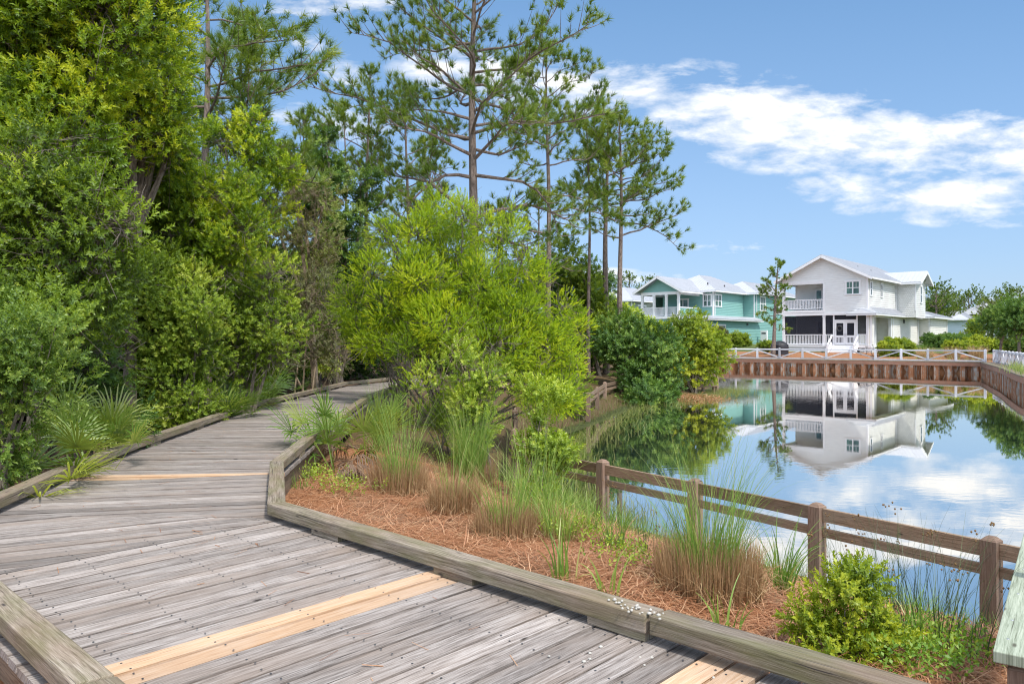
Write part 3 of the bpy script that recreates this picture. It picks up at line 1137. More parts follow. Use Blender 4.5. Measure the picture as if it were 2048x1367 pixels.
# balcony chairs
for cx in (-7.0, -5.1):
    wx, wy = cx, 1.5
    pos = Matrix.Rotation(ANG, 4, 'Z') @ Vector((wx, wy, 5.87)) + Vector((35.9, 75.7, 0))
    ch = thing('rocking_chair', ('white rocking chair at the left of the balcony railing' if cx < -6 else 'white rocking chair near the balcony door'), 'chair', pos, ANG, 'balcony chairs')
    m = MB(); m.box(-.3, .3, -.28, .28, .42, .47, .5); m.build('seat', M['white_trim'], ch)
    m = MB()
    for k in range(6):
        m.beam((-.25 + k * .1, .28, .47), (-.25 + k * .1, .42, 1.15), .06, .02, up=(1, 0, 0), tone=.5)
    m.beam((-.32, .42, 1.15), (.32, .42, 1.15), .04, .1, tone=.5)
    m.build('backrest', M['white_trim'], ch)
    for sx in (-.3, .3):
        m = MB(); m.beam((sx, -.3, .66), (sx, .32, .66), .08, .04, tone=.5); m.build('armrest', M['white_trim'], ch)
        for sy in (-.24, .24):
            m = MB(); m.beam((sx, sy, .04), (sx, sy, .64), .05, .05, up=(1, 0, 0), tone=.5); m.build('leg', M['white_trim'], ch)
        m = MB(); m.tube([(sx, -.5, .06), (sx, 0, .012), (sx, .55, .08)], [.02, .02, .02], 6); m.build('rocker', M['white_trim'], ch)
window(wh, (-1.42, 0), (1, 0), 7.45, 8.66, 1.3, 2, 'glass_green', True)
window(wh, (0, .95), (0, 1), 7.3, 8.6, .52, 1, 'glass', False)
window(wh, (0, 4.5), (0, 1), 7.3, 8.6, .52, 1, 'glass', False)
window(wh, (2.0, 11.9), (0, 1), 6.9, 8.6, .6, 1, 'glass', False)
# screened porch
m = MB()
m.box(-8.9, .4, -.15, 3.68, 1.98, 2.2, .5)
m.build('porch_floor', M['white_trim'], wh)
for x in (-8.62, -4.32):
    post(wh, x, .13, 2.2, 5.3, .26)
for x in (-3.35, -1.05):
    m = MB(); m.box(x - .07, x + .07, .04, .18, 2.2, 5.3, .5); m.build('mullion_post', M['white_trim'], wh)
m = MB(); m.box(-.16, .0, .02, .18, 2.2, 5.3, .5); m.build('mullion_post', M['white_trim'], wh)
m = MB(); m.box(-3.28, -1.12, .05, .17, 4.66, 4.82, .5); m.build('door_head', M['white_trim'], wh)
for a, b in ((-8.49, -4.45), (-4.19, -3.42), (-.98, -.16)):
    m = MB(); m.box(a, b, .10, .11, 3.32, 5.28, .5); m.build('screen_panel', M['screen'], wh)
    railing(wh, (a, .12), (b, .12), 2.26, 3.32)
m = MB(); m.box(-3.28, -1.12, .10, .11, 4.83, 5.28, .5); m.build('transom_screen', M['screen'], wh)
m = MB(); m.box(-8.66, -8.65, .3, 3.6, 2.3, 5.28, .5); m.build('screen_panel', M['screen'], wh)
for x0 in (-3.26, -2.19):
    d = MB()
    x1 = x0 + 1.04
    d.box(x0, x0 + .17, .05, .10, 2.24, 4.64, .5); d.box(x1 - .17, x1, .05, .10, 2.24, 4.64, .5)
    for z0, z1 in ((4.47, 4.64), (3.0, 3.2), (2.24, 2.45)):
        d.box(x0 + .171, x1 - .171, .051, .099, z0, z1, .5)
    for k in range(5):
        cx = x0 + .17 + (k + .5) * .14
        d.box(cx - .03, cx + .03, .06, .09, 2.452, 2.998, .5)
    dd_ = d.build('screen_door', M['white_trim'], wh)
    s = MB(); s.box(x0 + .16, x1 - .16, .094, .098, 2.45, 4.47, .5); s.build('door_screen', M['screen'], dd_)
    hx = x1 - .08 if x0 < -3 else x0 + .08
    s = MB(); s.box(hx - .02, hx + .02, 0.0, .049, 3.15, 3.4, .5); s.build('handle', M['grey_metal'], dd_)
m = MB()      # wreath on the left screen door
rr = [(-2.74 + .26 * math.cos(a), .02, 3.92 + .26 * math.sin(a)) for a in np.linspace(0, 2 * math.pi, 17)]
m.tube(rr, [.07 + .015 * math.sin(3 * i) for i in range(17)], 7, cap=False)
wr = m.build('wreath', M['dark_metal'], None)
wr.location = (35.9, 75.7, 0); wr.rotation_euler = (0, 0, ANG)
tag(wr, 'dark round wreath hanging on the white screen door', 'wreath')
for cx in (-6.0, -4.7):
    f = window(wh, (cx, 3.7), (1, 0), 2.35, 4.7, .62, 1, 'glass', False); f.name = 'porch_door'
# steps with sloped side walls
for k in range(4):
    m = MB(); m.box(-3.4, -1.0, -.42 - .3 * k, -.155 - .3 * k + .03, 1.78 - .19 * k - .06, 1.98 - .19 * k - .012, .5); m.build('step', M['white_trim'], wh)
for x in (-3.5, -.9):
    m = MB()
    m.prism([(x - .07, -1.45), (x + .07, -1.45), (x + .07, -1.31), (x - .07, -1.31)], 1.2, 2.15)
    m.beam((x, -1.36, 2.2), (x, .0, 3.2), .13, .13, tone=.5)
    m.beam((x, -1.3, 1.35), (x, -.1, 2.3), .1, .55, tone=.5)
    m.build('stair_rail', M['white_trim'], wh)
m = MB()      # horizontal slats below the porch
for k in range(4):
    m.box(-8.85, -3.6, -.11, -.06, 1.36 + .155 * k, 1.46 + .155 * k, .5)
    m.box(-.8, 3.0 if k < 3 else .9, -.11, -.06, 1.36 + .155 * k, 1.46 + .155 * k, .5)
m.build('skirt_slat', M['white_trim'], wh)
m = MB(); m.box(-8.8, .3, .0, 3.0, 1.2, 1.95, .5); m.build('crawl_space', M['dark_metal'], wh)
# lower side volume with entry recess
m = MB()
wall(m, (-.001, .003), (.37, .003), 1.4, 5.35)
wall(m, (.37, .17), (.37, .55), 1.4, 5.35)
wall(m, (-1.36, .2), (-1.36, 7.0), 1.4, 5.35)
wall(m, (-1.2, 7.0), (.37, 7.0), 1.4, 5.35)
wall(m, (.37, 7.17), (.37, 17.5), 1.4, 5.35)
wall(m, (.22, 17.5), (1.62, 17.5), 1.4, 5.4)
wall(m, (1.62, 17.67), (1.62, 25.8), 1.4, 5.4)
wall(m, (1.62, 25.96), (-7.5, 25.96), 1.4, 5.4)
m.build('ground_floor_wall', M['cream_siding'], wh)
boxes('corner_board', M['white_trim'], wh, (-.14, .002, -.03, .0, 1.98, 5.3), (.25, .43, -.04, .0, 1.5, 5.3), (.372, .41, .55, .75, 1.4, 5.05), (.372, .42, .76, 6.7, 5.05, 5.34), (.372, .41, 7.3, 7.5, 1.4, 5.34), (1.5, 1.66, 17.44, 17.497, 1.4, 5.3))
post(wh, .26, 6.75, 1.4, 5.05, .28)
for z in (1.55, 1.7):
    pass
m = MB()
u1 = 1.0
slab(m, [(-1.9, -.62, 5.42), (u1, -.62, 5.42), (.02, .4, 6.12), (-.6, -.01, 6.0), (-1.2, -.01, 5.78)], .08)
slab(m, [(u1, -.62, 5.42), (u1, 18.0, 5.42), (.02, 18.0, 6.12), (.02, .4, 6.12)], .08)
seams(m, (u1, -.62, 5.42), (u1, 18.0, 5.42), (.02, .4, 6.12), (.02, 17.9, 6.12), .46)
sk = m.build('skirt_roof', M['roof'], wh)
m = MB(); m.box(.93, .99, -.6, 18.0, 5.2, 5.34, .5); m.box(-1.9, .92, -.6, -.54, 5.2, 5.34, .5); m.build('fascia', M['white_trim'], sk)
m = MB(); m.box(.4, .93, -.53, 17.4, 5.24, 5.29, .5); m.build('soffit', M['soffit'], sk)
hip_roof(wh, -7.8, 2.25, 16.9, 26.5, 5.45, 7.0, 'rear_roof')
m = MB(); m.box(.40, .52, 11.2, 11.45, 4.6, 5.0, .5); m.build('wall_lamp', M['dark_metal'], wh)
for k, v in enumerate((21.4, 22.2)):
    m = MB(); m.box(1.63, 1.82, v, v + .35, 2.75, 3.2 - .1 * k, .5); m.build('meter_box', M['dark_metal'], wh)

for u, v, z0_, z1_ in ((.09, -.10, 2.2, 5.2), (.09, 9.6, 6.0, 8.9), (1.72, 25.6, 1.4, 5.3), (.47, 17.2, 1.5, 5.2)):
    m = MB(); m.box(u - .04, u + .04, v - .04, v + .04, z0_, z1_, .5); m.build('downpipe', M['white_trim'], wh)
for u, v, z in ((-2.2, 4.0, 10.25), (-1.6, 6.5, 9.95)):
    m = MB(); m.tube([(u, v, z), (u, v, z + .4)], [.07, .07], 8); m.build('roof_vent', M['grey_metal'], wh)

# ---- teal house
TG = 2.05
th = thing('teal_house', 'teal clapboard house with grey metal roof and white corner porch', 'house', (26.3, 98.0, 0), ANG)
m = MB()
wall(m, (-2.08, 0), (0, 0), 5.5, 9.2)
wall(m, (0, .165), (0, 9.0), 5.5, 9.2)
wall(m, (-.16, 9.0), (1.6, 9.0), 5.5, 9.2)
wall(m, (1.6, 9.17), (1.6, 24.0), 1.9, 9.2)
wall(m, (1.6, -5.4), (1.6, 9.165), 1.9, 5.55)
wall(m, (-7.5, -5.4), (1.43, -5.4), 1.9, 5.45)
wall(m, (-7.5, .0), (-2.08, .0), 5.7, 9.2)
wall(m, (-9, 24), (-9, -.1), 1.9, 9.2)
m.build('wall', M['teal_siding'], th)
m = MB()
tri_prism(m, (-7.55, -5.3, 8.95), (-2.0, -5.3, 8.95), (-4.78, -5.3, 10.72), (0, .15, 0))
lap_gable(m, -7.55, -2.0, 8.95, 10.72, -5.3)
m.build('porch_gable', M['teal_siding'], th)
gable_roof(th, -8.5, -1.1, -6.1, 4, 8.95, 11.0, 'v', 'porch_roof')
hip_roof(th, -9.5, .75, -.75, 13.0, 9.2, 11.75, 'roof')
hip_roof(th, -6, 2.3, 8.4, 24.5, 9.2, 11.2, 'rear_roof')
m = MB(); m.box(-7.7, -1.9, -5.6, -.05, 5.45, 5.75, .5); m.build('balcony_floor', M['white_trim'], th)
boxes('trim_board', M['white_trim'], th, (-7.6, -1.95, -5.42, -5.18, 8.55, 8.93), (-2.2, -1.96, -5.17, -.02, 8.55, 8.88), (-7.6, -7.36, -5.17, -.02, 8.55, 8.88), (-.1, .05, -.05, -.002, 5.8, 9.1), (.002, .05, 0, .14, 5.8, 9.1), (1.48, 1.65, 8.95, 8.997, 5.8, 9.1), (1.602, 1.65, -5.4, -5.2, 1.9, 5.3), (1.5, 1.65, -5.45, -5.402, 1.9, 5.3))
for u in (-7.45, -5.65, -3.85, -2.08):
    post(th, u, -5.3, 5.75, 8.55, .28)
for a, b in ((-7.3, -5.8), (-5.5, -4.0), (-3.7, -2.23)):
    railing(th, (a, -5.3), (b, -5.3), 5.85, 6.95)
railing(th, (-7.45, -5.1), (-7.45, -.1), 5.85, 6.95)
m = MB(); m.box(-2.16, -2.0, -5.15, -.02, 5.75, 6.85, .5); m.build('half_wall', M['teal_siding'], th)
m = MB(); m.box(-2.25, -1.92, -5.14, -.02, 6.853, 6.97, .5); m.build('half_wall_cap', M['white_trim'], th)
f = window(th, (-4.4, 0), (1, 0), 5.9, 8.1, 1.5, 2, 'glass_green', False); f.name = 'balcony_door'
window(th, (-.82, 0), (1, 0), 7.2, 8.6, 1.05, 2, 'glass_green')
window(th, (0, 1.25), (0, 1), 7.2, 8.6, 1.75, 2, 'glass_green')
window(th, (1.6, 11.6), (0, 1), 6.9, 8.7, 1.7, 2, 'glass_green')
window(th, (1.6, 17.2), (0, 1), 6.6, 8.5, 2.4, 2, 'glass_green')
window(th, (1.6, -1.8), (0, 1), 2.9, 4.55, 3.6, 3, 'glass')
window(th, (-5.3, -5.4), (1, 0), 3.5, 5.0, 1.8, 2, 'glass')
m = MB(); m.box(-2.9, -2.6, -5.47, -5.402, 3.4, 5.1, .5); m.build('porch_column', M['white_trim'], th)
m = MB()
slab(m, [(2.3, -5.9, 5.42), (2.3, 10.6, 5.42), (1.62, 9.3, 5.85), (.02, 9.0, 5.95), (.02, .0, 5.95), (-1.9, 0, 5.95), (-1.9, -3.5, 5.95)], .07)
slab(m, [(-1.9, -5.9, 5.42), (2.3, -5.9, 5.42), (-1.9, -3.5, 5.95)], .07)
seams(m, (2.3, -5.9, 5.42), (2.3, 10.4, 5.42), (1.6, -4.6, 5.62), (1.6, 9.6, 5.62), .46)
sk = m.build('skirt_roof', M['roof'], th)
m = MB(); m.box(2.22, 2.27, -5.85, 10.5, 5.22, 5.345, .5); m.build('fascia', M['white_trim'], sk)
brackets(th, (1.62, -5.3), (1.62, 10.0), 5.16, .9)
brackets(th, (.01, .3), (.01, 8.8), 8.95, .8)
brackets(th, (-1.95, -.002), (-.05, -.002), 8.95, .8)
m = MB(); m.box(1.602, 1.66, 18.9, 20.4, 2.1, 4.3, .5); m.build('side_door', M['white_trim'], th)
m = MB(); m.box(1.602, 1.74, 6.4, 6.75, 4.7, 5.0, .5); m.build('wall_lamp', M['dark_metal'], th)
m = MB(); m.box(-2.0, -1.9, -2.6, -1.6, 7.55, 7.75, .5); m.box(-1.9 + .002, -1.885, -2.5, -1.7, 7.6, 7.7, .5)

for u, v, z in ((-1.3, 1.0, 9.9), (-.7, 4.6, 9.75)):
    m = MB(); m.tube([(u, v, z), (u, v, z + .45)], [.09, .09], 8); m.build('roof_vent', M['dark_metal'], th)
for u, v, z0_, z1_ in ((.09, .3, 6.0, 9.0), (1.7, -5.1, 1.9, 5.2), (1.72, 9.4, 6.0, 9.0)):
    m = MB(); m.box(u - .04, u + .04, v - .04, v + .04, z0_, z1_, .5); m.build('downpipe', M['white_trim'], th)
p = at_y(1526, 690, 104)
ub = thing('utility_cabinet', 'tall white utility cabinet standing against the teal wall', 'cabinet', (p.x, p.y - .5, p.z), ANG)
m = MB(); m.box(-.45, .45, -.2, .2, .1, 2.05, .5); m.build('housing', M['white_trim'], ub, bevel=.02)
m = MB(); m.box(-.3, .3, -.215, -.203, 1.55, 1.75, .5); m.build('vent_grille', M['dark_metal'], ub)
m = MB(); m.box(-.55, .55, -.3, .3, -.1, .098, .5); m.build('plinth', M['concrete'], ub)

# ---- sage house farther left, pale blue house at the far right
sh = thing('sage_house', 'grey green house with pale roof behind the pines and teal house', 'house', (20.5, 128, 0), ANG)
m = MB(); wall(m, (-10, 0), (0, 0), 1.9, 9.5); wall(m, (0, .17), (0, 14), 1.9, 9.5); wall(m, (.002, 6), (3, 6), 1.9, 8.2); wall(m, (3, 6.17), (3, 14), 1.9, 8.2)
m.build('wall', M['sage_siding'], sh)
hip_roof(sh, -10.7, .7, -.7, 14.7, 9.5, 12.2)
hip_roof(sh, -.5, 3.7, 5.3, 14.8, 8.2, 9.3, 'lower_roof')
window(sh, (-1.6, 0), (1, 0), 6.6, 8.6, 1.8, 2, 'glass_green'); window(sh, (-6, 0), (1, 0), 6.6, 8.6, 1.8, 2, 'glass_green')
window(sh, (0, 3), (0, 1), 6.6, 8.6, 2.4, 2, 'glass_green'); window(sh, (1.6, 6), (1, 0), 6.3, 7.9, 1.2, 1, 'glass_green')
m = MB(); m.box(-.2, .05, -.05, -.003, 1.9, 9.3, .5); m.build('corner_board', M['white_trim'], sh)

bh = thing('pale_blue_house', 'distant pale blue house with white metal roofs between the trees', 'house', (84.5, 140, 0), ANG)
m = MB(); wall(m, (-4, 0), (0, 0), 1.9, 6.6); wall(m, (0, .17), (0, 22), 1.9, 6.6); wall(m, (4, 10), (4, 20), 1.9, 8.0); wall(m, (0.2, 10), (3.98, 10), 1.9, 8.0)
m.build('wall', M['blue_siding'], bh)
hip_roof(bh, -4.8, .9, -.9, 22.5, 6.6, 8.3)
hip_roof(bh, -3, 5, 9, 21, 8.0, 10.2, 'rear_roof')
hip_roof(bh, .2, 3.2, -.5, 9.2, 3.9, 4.7, 'porch_roof')
window(bh, (0, 5.5), (0, 1), 4.9, 6.1, 1.5, 1); window(bh, (4, 14), (0, 1), 5, 6.4, 1.4, 1)
for v in (0, 4.3, 8.6):
    post(bh, 2.8, v, 1.9, 3.8, .25)

# ---- covered grill, bicycle
p = at_y(1559, 704, 74.2)
gl = thing('covered_grill', 'rounded barbecue grill under a black cover beside the porch', 'grill', (p.x, p.y, 1.25), ANG)
m = MB()
m.lathe([(.86, 0), (.84, .35), (.87, .75), (.83, .98), (.66, 1.18), (.42, 1.33), (.18, 1.4), (.0, 1.41)], (0, 0, 0), 20)
m.build('cover', M['black_cover'], gl)
m = MB(); m.tube([(.55, -.63, .9), (.2, -.86, .93), (-.2, -.86, .93), (-.55, -.63, .9)], [.025] * 4, 6); m.build('handle_ridge', M['black_cover'], gl)

p = at_y(1738, 712, 72.5)
bk = thing('bicycle', 'grey bicycle parked by the slatted porch skirt behind the fence', 'bicycle', (p.x, p.y, 1.2), math.radians(-30))
for x in (-.52, .52):
    m = MB(); rr = [(x + .33 * math.cos(a), 0, .36 + .33 * math.sin(a)) for a in np.linspace(0, 2 * math.pi, 21)]
    m.tube(rr, [.03] * 21, 6, cap=False)
    w_ = m.build('wheel', M['dark_metal'], bk)
    s = MB()
    for k in range(8):
        a = k * math.pi / 4
        s.tube([(x, 0, .36), (x + .31 * math.cos(a), 0, .36 + .31 * math.sin(a))], [.006, .006], 4)
    s.build('spokes', M['grey_metal'], w_)
m = MB()
for a, b in (((-.52, .36), (-.1, .33)), ((-.1, .33), (-.2, .85)), ((-.52, .36), (-.18, .75)), ((-.18, .75), (.36, .82)), ((-.1, .33), (.38, .76)), ((.52, .36), (.34, .98))):
    m.tube([(a[0], 0, a[1]), (b[0], 0, b[1])], [.022, .022], 6)
m.build('frame', M['grey_metal'], bk)
m = MB(); m.box(-.34, -.08, -.07, .07, .86, .92, .5); m.build('saddle', M['dark_metal'], bk)
m = MB(); m.tube([(.26, -.3, 1.03), (.36, -.12, 1.0), (.36, .12, 1.0), (.26, .3, 1.03)], [.018] * 4, 6); m.build('handlebar', M['dark_metal'], bk)

# ------------------------------------------------------------------ foliage
def sprig(rng, length, n, ll, lw, spread=.75, curl=.15):
    """A leafy twig along +Z: n folded leaves of 4 vertices; returns (n*4,3) and a tip factor per vertex."""
    V, T = [], []
    for i in range(n):
        t = (i + .6) / n
        az = i * 2.4 + rng.uniform(-.4, .4)
        sp = spread * (1.25 - .75 * t) + rng.uniform(-.2, .2)
        rad = np.array([math.cos(az), math.sin(az), 0])
        d = rad * math.sin(sp) + np.array([0, 0, 1]) * math.cos(sp)
        L = ll * rng.uniform(.75, 1.2) * (1.05 - .25 * abs(t - .5))
        side = np.cross(d, np.array([0, 0, 1.0]))
        side = side / max(1e-6, np.linalg.norm(side))
        nrm = np.cross(side, d)
        b = np.array([0, 0, t * length])
        w = lw * rng.uniform(.85, 1.15) / 2
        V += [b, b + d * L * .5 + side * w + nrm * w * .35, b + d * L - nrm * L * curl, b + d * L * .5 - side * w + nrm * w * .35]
        T += [t] * 4
    return np.array(V), np.array(T)


KIND = {  # sprig length, leaves, leaf length, leaf width, spread
    'myrtle': (.15, 14, .070, .023, .85),
    'shrub': (.14, 13, .055, .022, .90),
    'fine': (.17, 20, .036, .015, .80),
    'small': (.16, 16, .048, .024, .95),
    'large': (.17, 13, .095, .038, 1.0),
}


def leafy(rng, pos, dirs, scale, tone, kind, nvar=5, thin=1.0):
    """Leaf faces for many sprigs at once."""
    L, n, ll, lw, sp = KIND[kind]
    n = max(4, int(n * thin))
    which = rng.integers(0, nvar, len(pos))
    outV, outT = [], []
    for k in range(nvar):
        s = which == k
        if not s.any():
            continue
        V, T = sprig(rng, L, n, ll, lw, sp)
        Fm = frames(dirs[s], rng)
        P = np.einsum('nij,tj->nti', Fm, V) * scale[s][:, None, None] + pos[s][:, None, :]
        leaf_r = np.repeat(rng.uniform(-.13, .13, (s.sum(), n)), 4, axis=1)
        outV.append(P.reshape(-1, 3))
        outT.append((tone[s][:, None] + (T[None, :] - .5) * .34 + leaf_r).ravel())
    return np.concatenate(outV), np.concatenate(outT)


def tubes(paths, k=5):
    """Many tapering tubes at once -> quad vertices. paths: list of (points (m,3), radii (m,))."""
    out = []
    ang = np.linspace(0, 2 * np.pi, k, endpoint=False)
    for P, r in paths:
        P = np.asarray(P, float)
        d = unit(np.gradient(P, axis=0))
        ref = np.where(np.abs(d[:, 2:3]) > .9, np.array([[1.0, 0, 0]]), np.array([[0, 0, 1.0]]))
        a = unit(np.cross(d, ref))
        b = np.cross(d, a)
        R = P[:, None, :] + (a[:, None, :] * np.cos(ang)[None, :, None] + b[:, None, :] * np.sin(ang)[None, :, None]) * np.asarray(r)[:, None, None]
        R2 = np.roll(R, -1, axis=1)
        q = np.stack([R[:-1], R[1:], R2[1:], R2[:-1]], axis=2)
        out.append(q.reshape(-1, 3))
    return np.concatenate(out)


def bez(a, b, c, n=7):
    t = np.linspace(0, 1, n)[:, None]
    return (1 - t) ** 2 * a + 2 * t * (1 - t) * b + t * t * c


def crown(rng, lobes, dens, sigma, scale, clumps, tone0=.45, tone_var=.2, up=.5, kind='shrub', thin=1.0, hollow=.55, droop=0.0):
    """Leaf clumps over ellipsoid lobes [(centre, radii)]. Returns verts, tones, clump centres."""
    P, D, S, T, CC = [], [], [], [], []
    for c, r in lobes:
        c, r = np.asarray(c, float), np.asarray(r, float)
        rm = float(np.prod(r)) ** (1 / 3)
        nc = max(6, int(clumps * rm * rm * 1.12))
        d = unit(rng.normal(size=(nc, 3)))
        g = d * (2.6 / max(rm, .3)) ** .5 * 2.2 + c * 1.7
        d = d[np.sin(g[:, 0] + 1.0) * np.sin(g[:, 1] * 1.1) + .6 * np.sin(g[:, 2] * 1.3 + g[:, 0]) > -.62]
        nc = len(d)
        rad = hollow + (1 - hollow) * rng.random(nc) ** .6
        rad *= 1 + .16 * np.sin(d[:, 0] * 5 + c[0] * 3) * np.sin(d[:, 2] * 5 + 1.3 * c[1]) + rng.normal(0, .07, nc)
        cc = c + d * r * rad[:, None]
        ct = tone0 + rng.normal(0, tone_var, nc)
        csz = rng.uniform(.6, 1.35, nc)
        nsp = np.maximum(2, rng.poisson(dens * csz ** 2 * {'myrtle': 1.9, 'shrub': 1.7, 'fine': 1.7, 'large': 1.45}.get(kind, 1.0)))
        ix = np.repeat(np.arange(nc), nsp)
        off = rng.normal(size=(len(ix), 3))
        off = off / np.maximum(1.0, np.linalg.norm(off, axis=1, keepdims=True) / 1.6)
        p = cc[ix] + off * (sigma * csz[ix])[:, None] * np.array([1, 1, .75])
        out = unit((p - c) / r) * .7 + unit(off) * .7 + rng.normal(0, .35, p.shape)
        out[:, 2] += up
        out[:, 2] -= droop
        P.append(p); D.append(out)
        S.append(scale * rng.uniform(.7, 1.25, len(ix)))
        T.append(ct[ix] + rng.normal(0, .07, len(ix)))
        CC.append(cc)
    P, D, S, T = (np.concatenate(x) for x in (P, D, S, T))
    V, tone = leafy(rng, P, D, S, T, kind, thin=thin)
    return V, tone, CC


def plant(name, label, cat, base, lobes, rng, leaf, bark, kind='shrub', dens=16, sigma=.16, scale=1.0, clumps=60, stems=1, stem_r=.06,
          group=None, tone0=.45, tone_var=.2, up=.5, thin=1.0, hollow=.55, twigs=.35, parts=('trunk', 'crown'), droop=0.0, bare=0):
    base = np.asarray(base, float)
    rel = [(np.asarray(c, float) - base, np.asarray(r, float)) for c, r in lobes]
    t = thing(name, label, cat, tuple(base), 0, group)
    V, tone, CC = crown(rng, rel, dens, sigma, scale, clumps, tone0, tone_var, up, kind, thin, hollow, droop)
    paths = []
    roots = [np.array([rng.normal(0, .16), rng.normal(0, .16), -.15]) * (stems > 1) + np.array([0, 0, -.1]) for _ in range(stems)]
    zmin = min(c[2] - r[2] for c, r in rel)
    hub = np.array([np.mean([c[0] for c, r in rel]) * .35, np.mean([c[1] for c, r in rel]) * .35, max(.3, zmin * .8 + .2)])
    for i, (c, r) in enumerate(rel):
        ro = roots[i % stems]
        if stems == 1:
            if i == 0:
                paths.append((bez(ro, ro * .5 + hub * .5 + rng.normal(0, .05, 3), hub), np.linspace(stem_r, stem_r * .7, 7)))
            start, r0 = hub, stem_r * .6
        else:
            start, r0 = ro, stem_r
        mid = start * .45 + c * .55 + rng.normal(0, .15, 3) * np.linalg.norm(c - start) * .35
        pth = bez(start, mid, c, 8)
        paths.append((pth, np.linspace(r0, r0 * .28, 8)))
        nt = max(3, int(len(CC[i]) * twigs))
        for q in CC[i][rng.permutation(len(CC[i]))[:nt]]:
            s = pth[rng.integers(4, 8)]
            m = s * .5 + q * .5 + rng.normal(0, .08, 3)
            paths.append((bez(s, m, q, 5), np.linspace(r0 * .22, max(.003, r0 * .05), 5)))
        for _ in range(bare * 3):
            q = c + unit(rng.normal(size=3)) * r * rng.uniform(.7, 1.1)
            s = c + (q - c) * rng.uniform(.1, .4)
            pp = bez(s, s * .5 + q * .5 + rng.normal(0, .12, 3), q, 6)
            paths.append((pp, np.linspace(.010, .003, 6)))
            for _k in range(5):
                a = pp[rng.integers(1, 6)]
                e = a + rng.normal(0, .22, 3)
                paths.append((bez(a, a * .5 + e * .5 + rng.normal(0, .04, 3), e, 4), np.linspace(.005, .002, 4)))
    B = tubes(paths)
    array_mesh(parts[0], B, 4, rng.uniform(.3, .7, len(B)), bark, t)
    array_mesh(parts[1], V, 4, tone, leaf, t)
    return t


def px_lobes(Y, items, depth=.8, ry=None):
    """Lobes from the photo: (px, py, radius px[, vertical radius px[, dY]])."""
    out = []
    for it in items:
        px, py, r = it[:3]
        rv = it[3] if len(it) > 3 else r
        dy = it[4] if len(it) > 4 else 0.0
        p = at_y(px, py, Y + dy)
        k = (Y + dy) / F
        out.append(((p.x, p.y, p.z), (r * k, r * k * depth, rv * k)))
    return out


def shrub_px(name, label, cat, Y, base_px, items, leaf, bark='grey_bark', seed=1, depth=.8, **kw):
    rng = np.random.default_rng(seed)
    x = (base_px - 1024) / F * Y
    return plant(name, label, cat, (x, Y, tz(x, Y)), px_lobes(Y, items, depth), rng, M[leaf], M[bark], **kw)


G_FOREST = 'broadleaf trees left of the boardwalk'
G_SHRUB = 'shrubs left of the boardwalk'
tree_kw = dict(kind='myrtle', parts=('trunk', 'crown'))
shrub_kw = dict(parts=('stem', 'foliage'))

# --- left forest edge
shrub_px('broadleaf_tree', 'tallest broadleaf tree filling the top left corner of the photo', 'tree', 10.0, 90,
         [(20, 40, 140), (140, 120, 125), (30, 230, 120), (150, 280, 105), (240, 40, 110), (50, -90, 150), (250, -70, 120), (-90, 150, 150), (150, 0, 120)],
         'myrtle', seed=11, stem_r=.13, clumps=70, dens=17, group=G_FOREST, scale=.95, tone0=.54, tone_var=.24, bare=5, **tree_kw)
shrub_px('broadleaf_tree', 'broadleaf tree leaning right with sky showing beside the nearest left pine', 'tree', 12.5, 260,
         [(290, 170, 95), (305, 60, 70), (270, 290, 95), (340, 300, 45), (230, 200, 90), (345, 150, 36), (310, 230, 65)],
         'myrtle', seed=12, stem_r=.12, clumps=60, dens=14, group=G_FOREST, scale=.95, tone0=.58, tone_var=.24, bare=6, **tree_kw)
shrub_px('broadleaf_tree', 'yellow green broadleaf tree with arching crown above the bright shrub', 'tree', 13.8, 330,
         [(330, 410, 100), (420, 400, 75), (240, 400, 100), (480, 460, 55), (300, 330, 80), (390, 480, 70), (440, 520, 60)],
         'myrtle', seed=13, stem_r=.1, clumps=72, dens=17, group=G_FOREST, scale=.85, tone0=.56, tone_var=.22, bare=6, **tree_kw)
shrub_px('broadleaf_tree', 'dark mid-height broadleaf tree at the left edge above the blue green shrub', 'tree', 8.8, 60,
         [(50, 440, 120), (150, 530, 110), (20, 590, 110), (60, 340, 100), (210, 450, 80), (130, 630, 90)],
         'shrub', seed=14, stem_r=.1, clumps=75, dens=18, kind='shrub', group=G_FOREST, scale=1.05, tone0=.36, tone_var=.2, bare=8)
shrub_px('shrub', 'blue green shrub overhanging the boardwalk curb at the far left', 'shrub', 7.2, 0,
         [(0, 790, 95), (85, 690, 70), (-15, 890, 62), (70, 765, 50), (-40, 680, 110), (-25, 955, 45)],
         'bluish', seed=15, stems=4, stem_r=.03, clumps=110, dens=20, kind='shrub', scale=.8, tone0=.5, group=G_SHRUB, **shrub_kw)
shrub_px('shrub', 'bright leafy shrub with vines in the middle of the left forest edge', 'shrub', 13.0, 330,
         [(320, 660, 100), (390, 600, 75), (240, 640, 90), (350, 770, 75), (270, 770, 70), (395, 710, 50), (300, 570, 80), (345, 830, 50, 40), (400, 805, 32), (290, 840, 40)],
         'shrub', seed=16, stems=5, stem_r=.04, clumps=95, dens=19, kind='shrub', scale=.85, tone0=.58, tone_var=.2, group=G_SHRUB, bare=3, **shrub_kw)
shrub_px('shrub', 'low dark shrub behind the nearest palmetto fans', 'shrub', 10.0, 180,
         [(190, 700, 75), (150, 760, 60), (230, 840, 60), (120, 720, 60)],
         'deep', seed=17, stems=4, stem_r=.03, clumps=80, dens=14, kind='shrub', scale=.9, tone0=.45, group=G_SHRUB, bare=6, **shrub_kw)
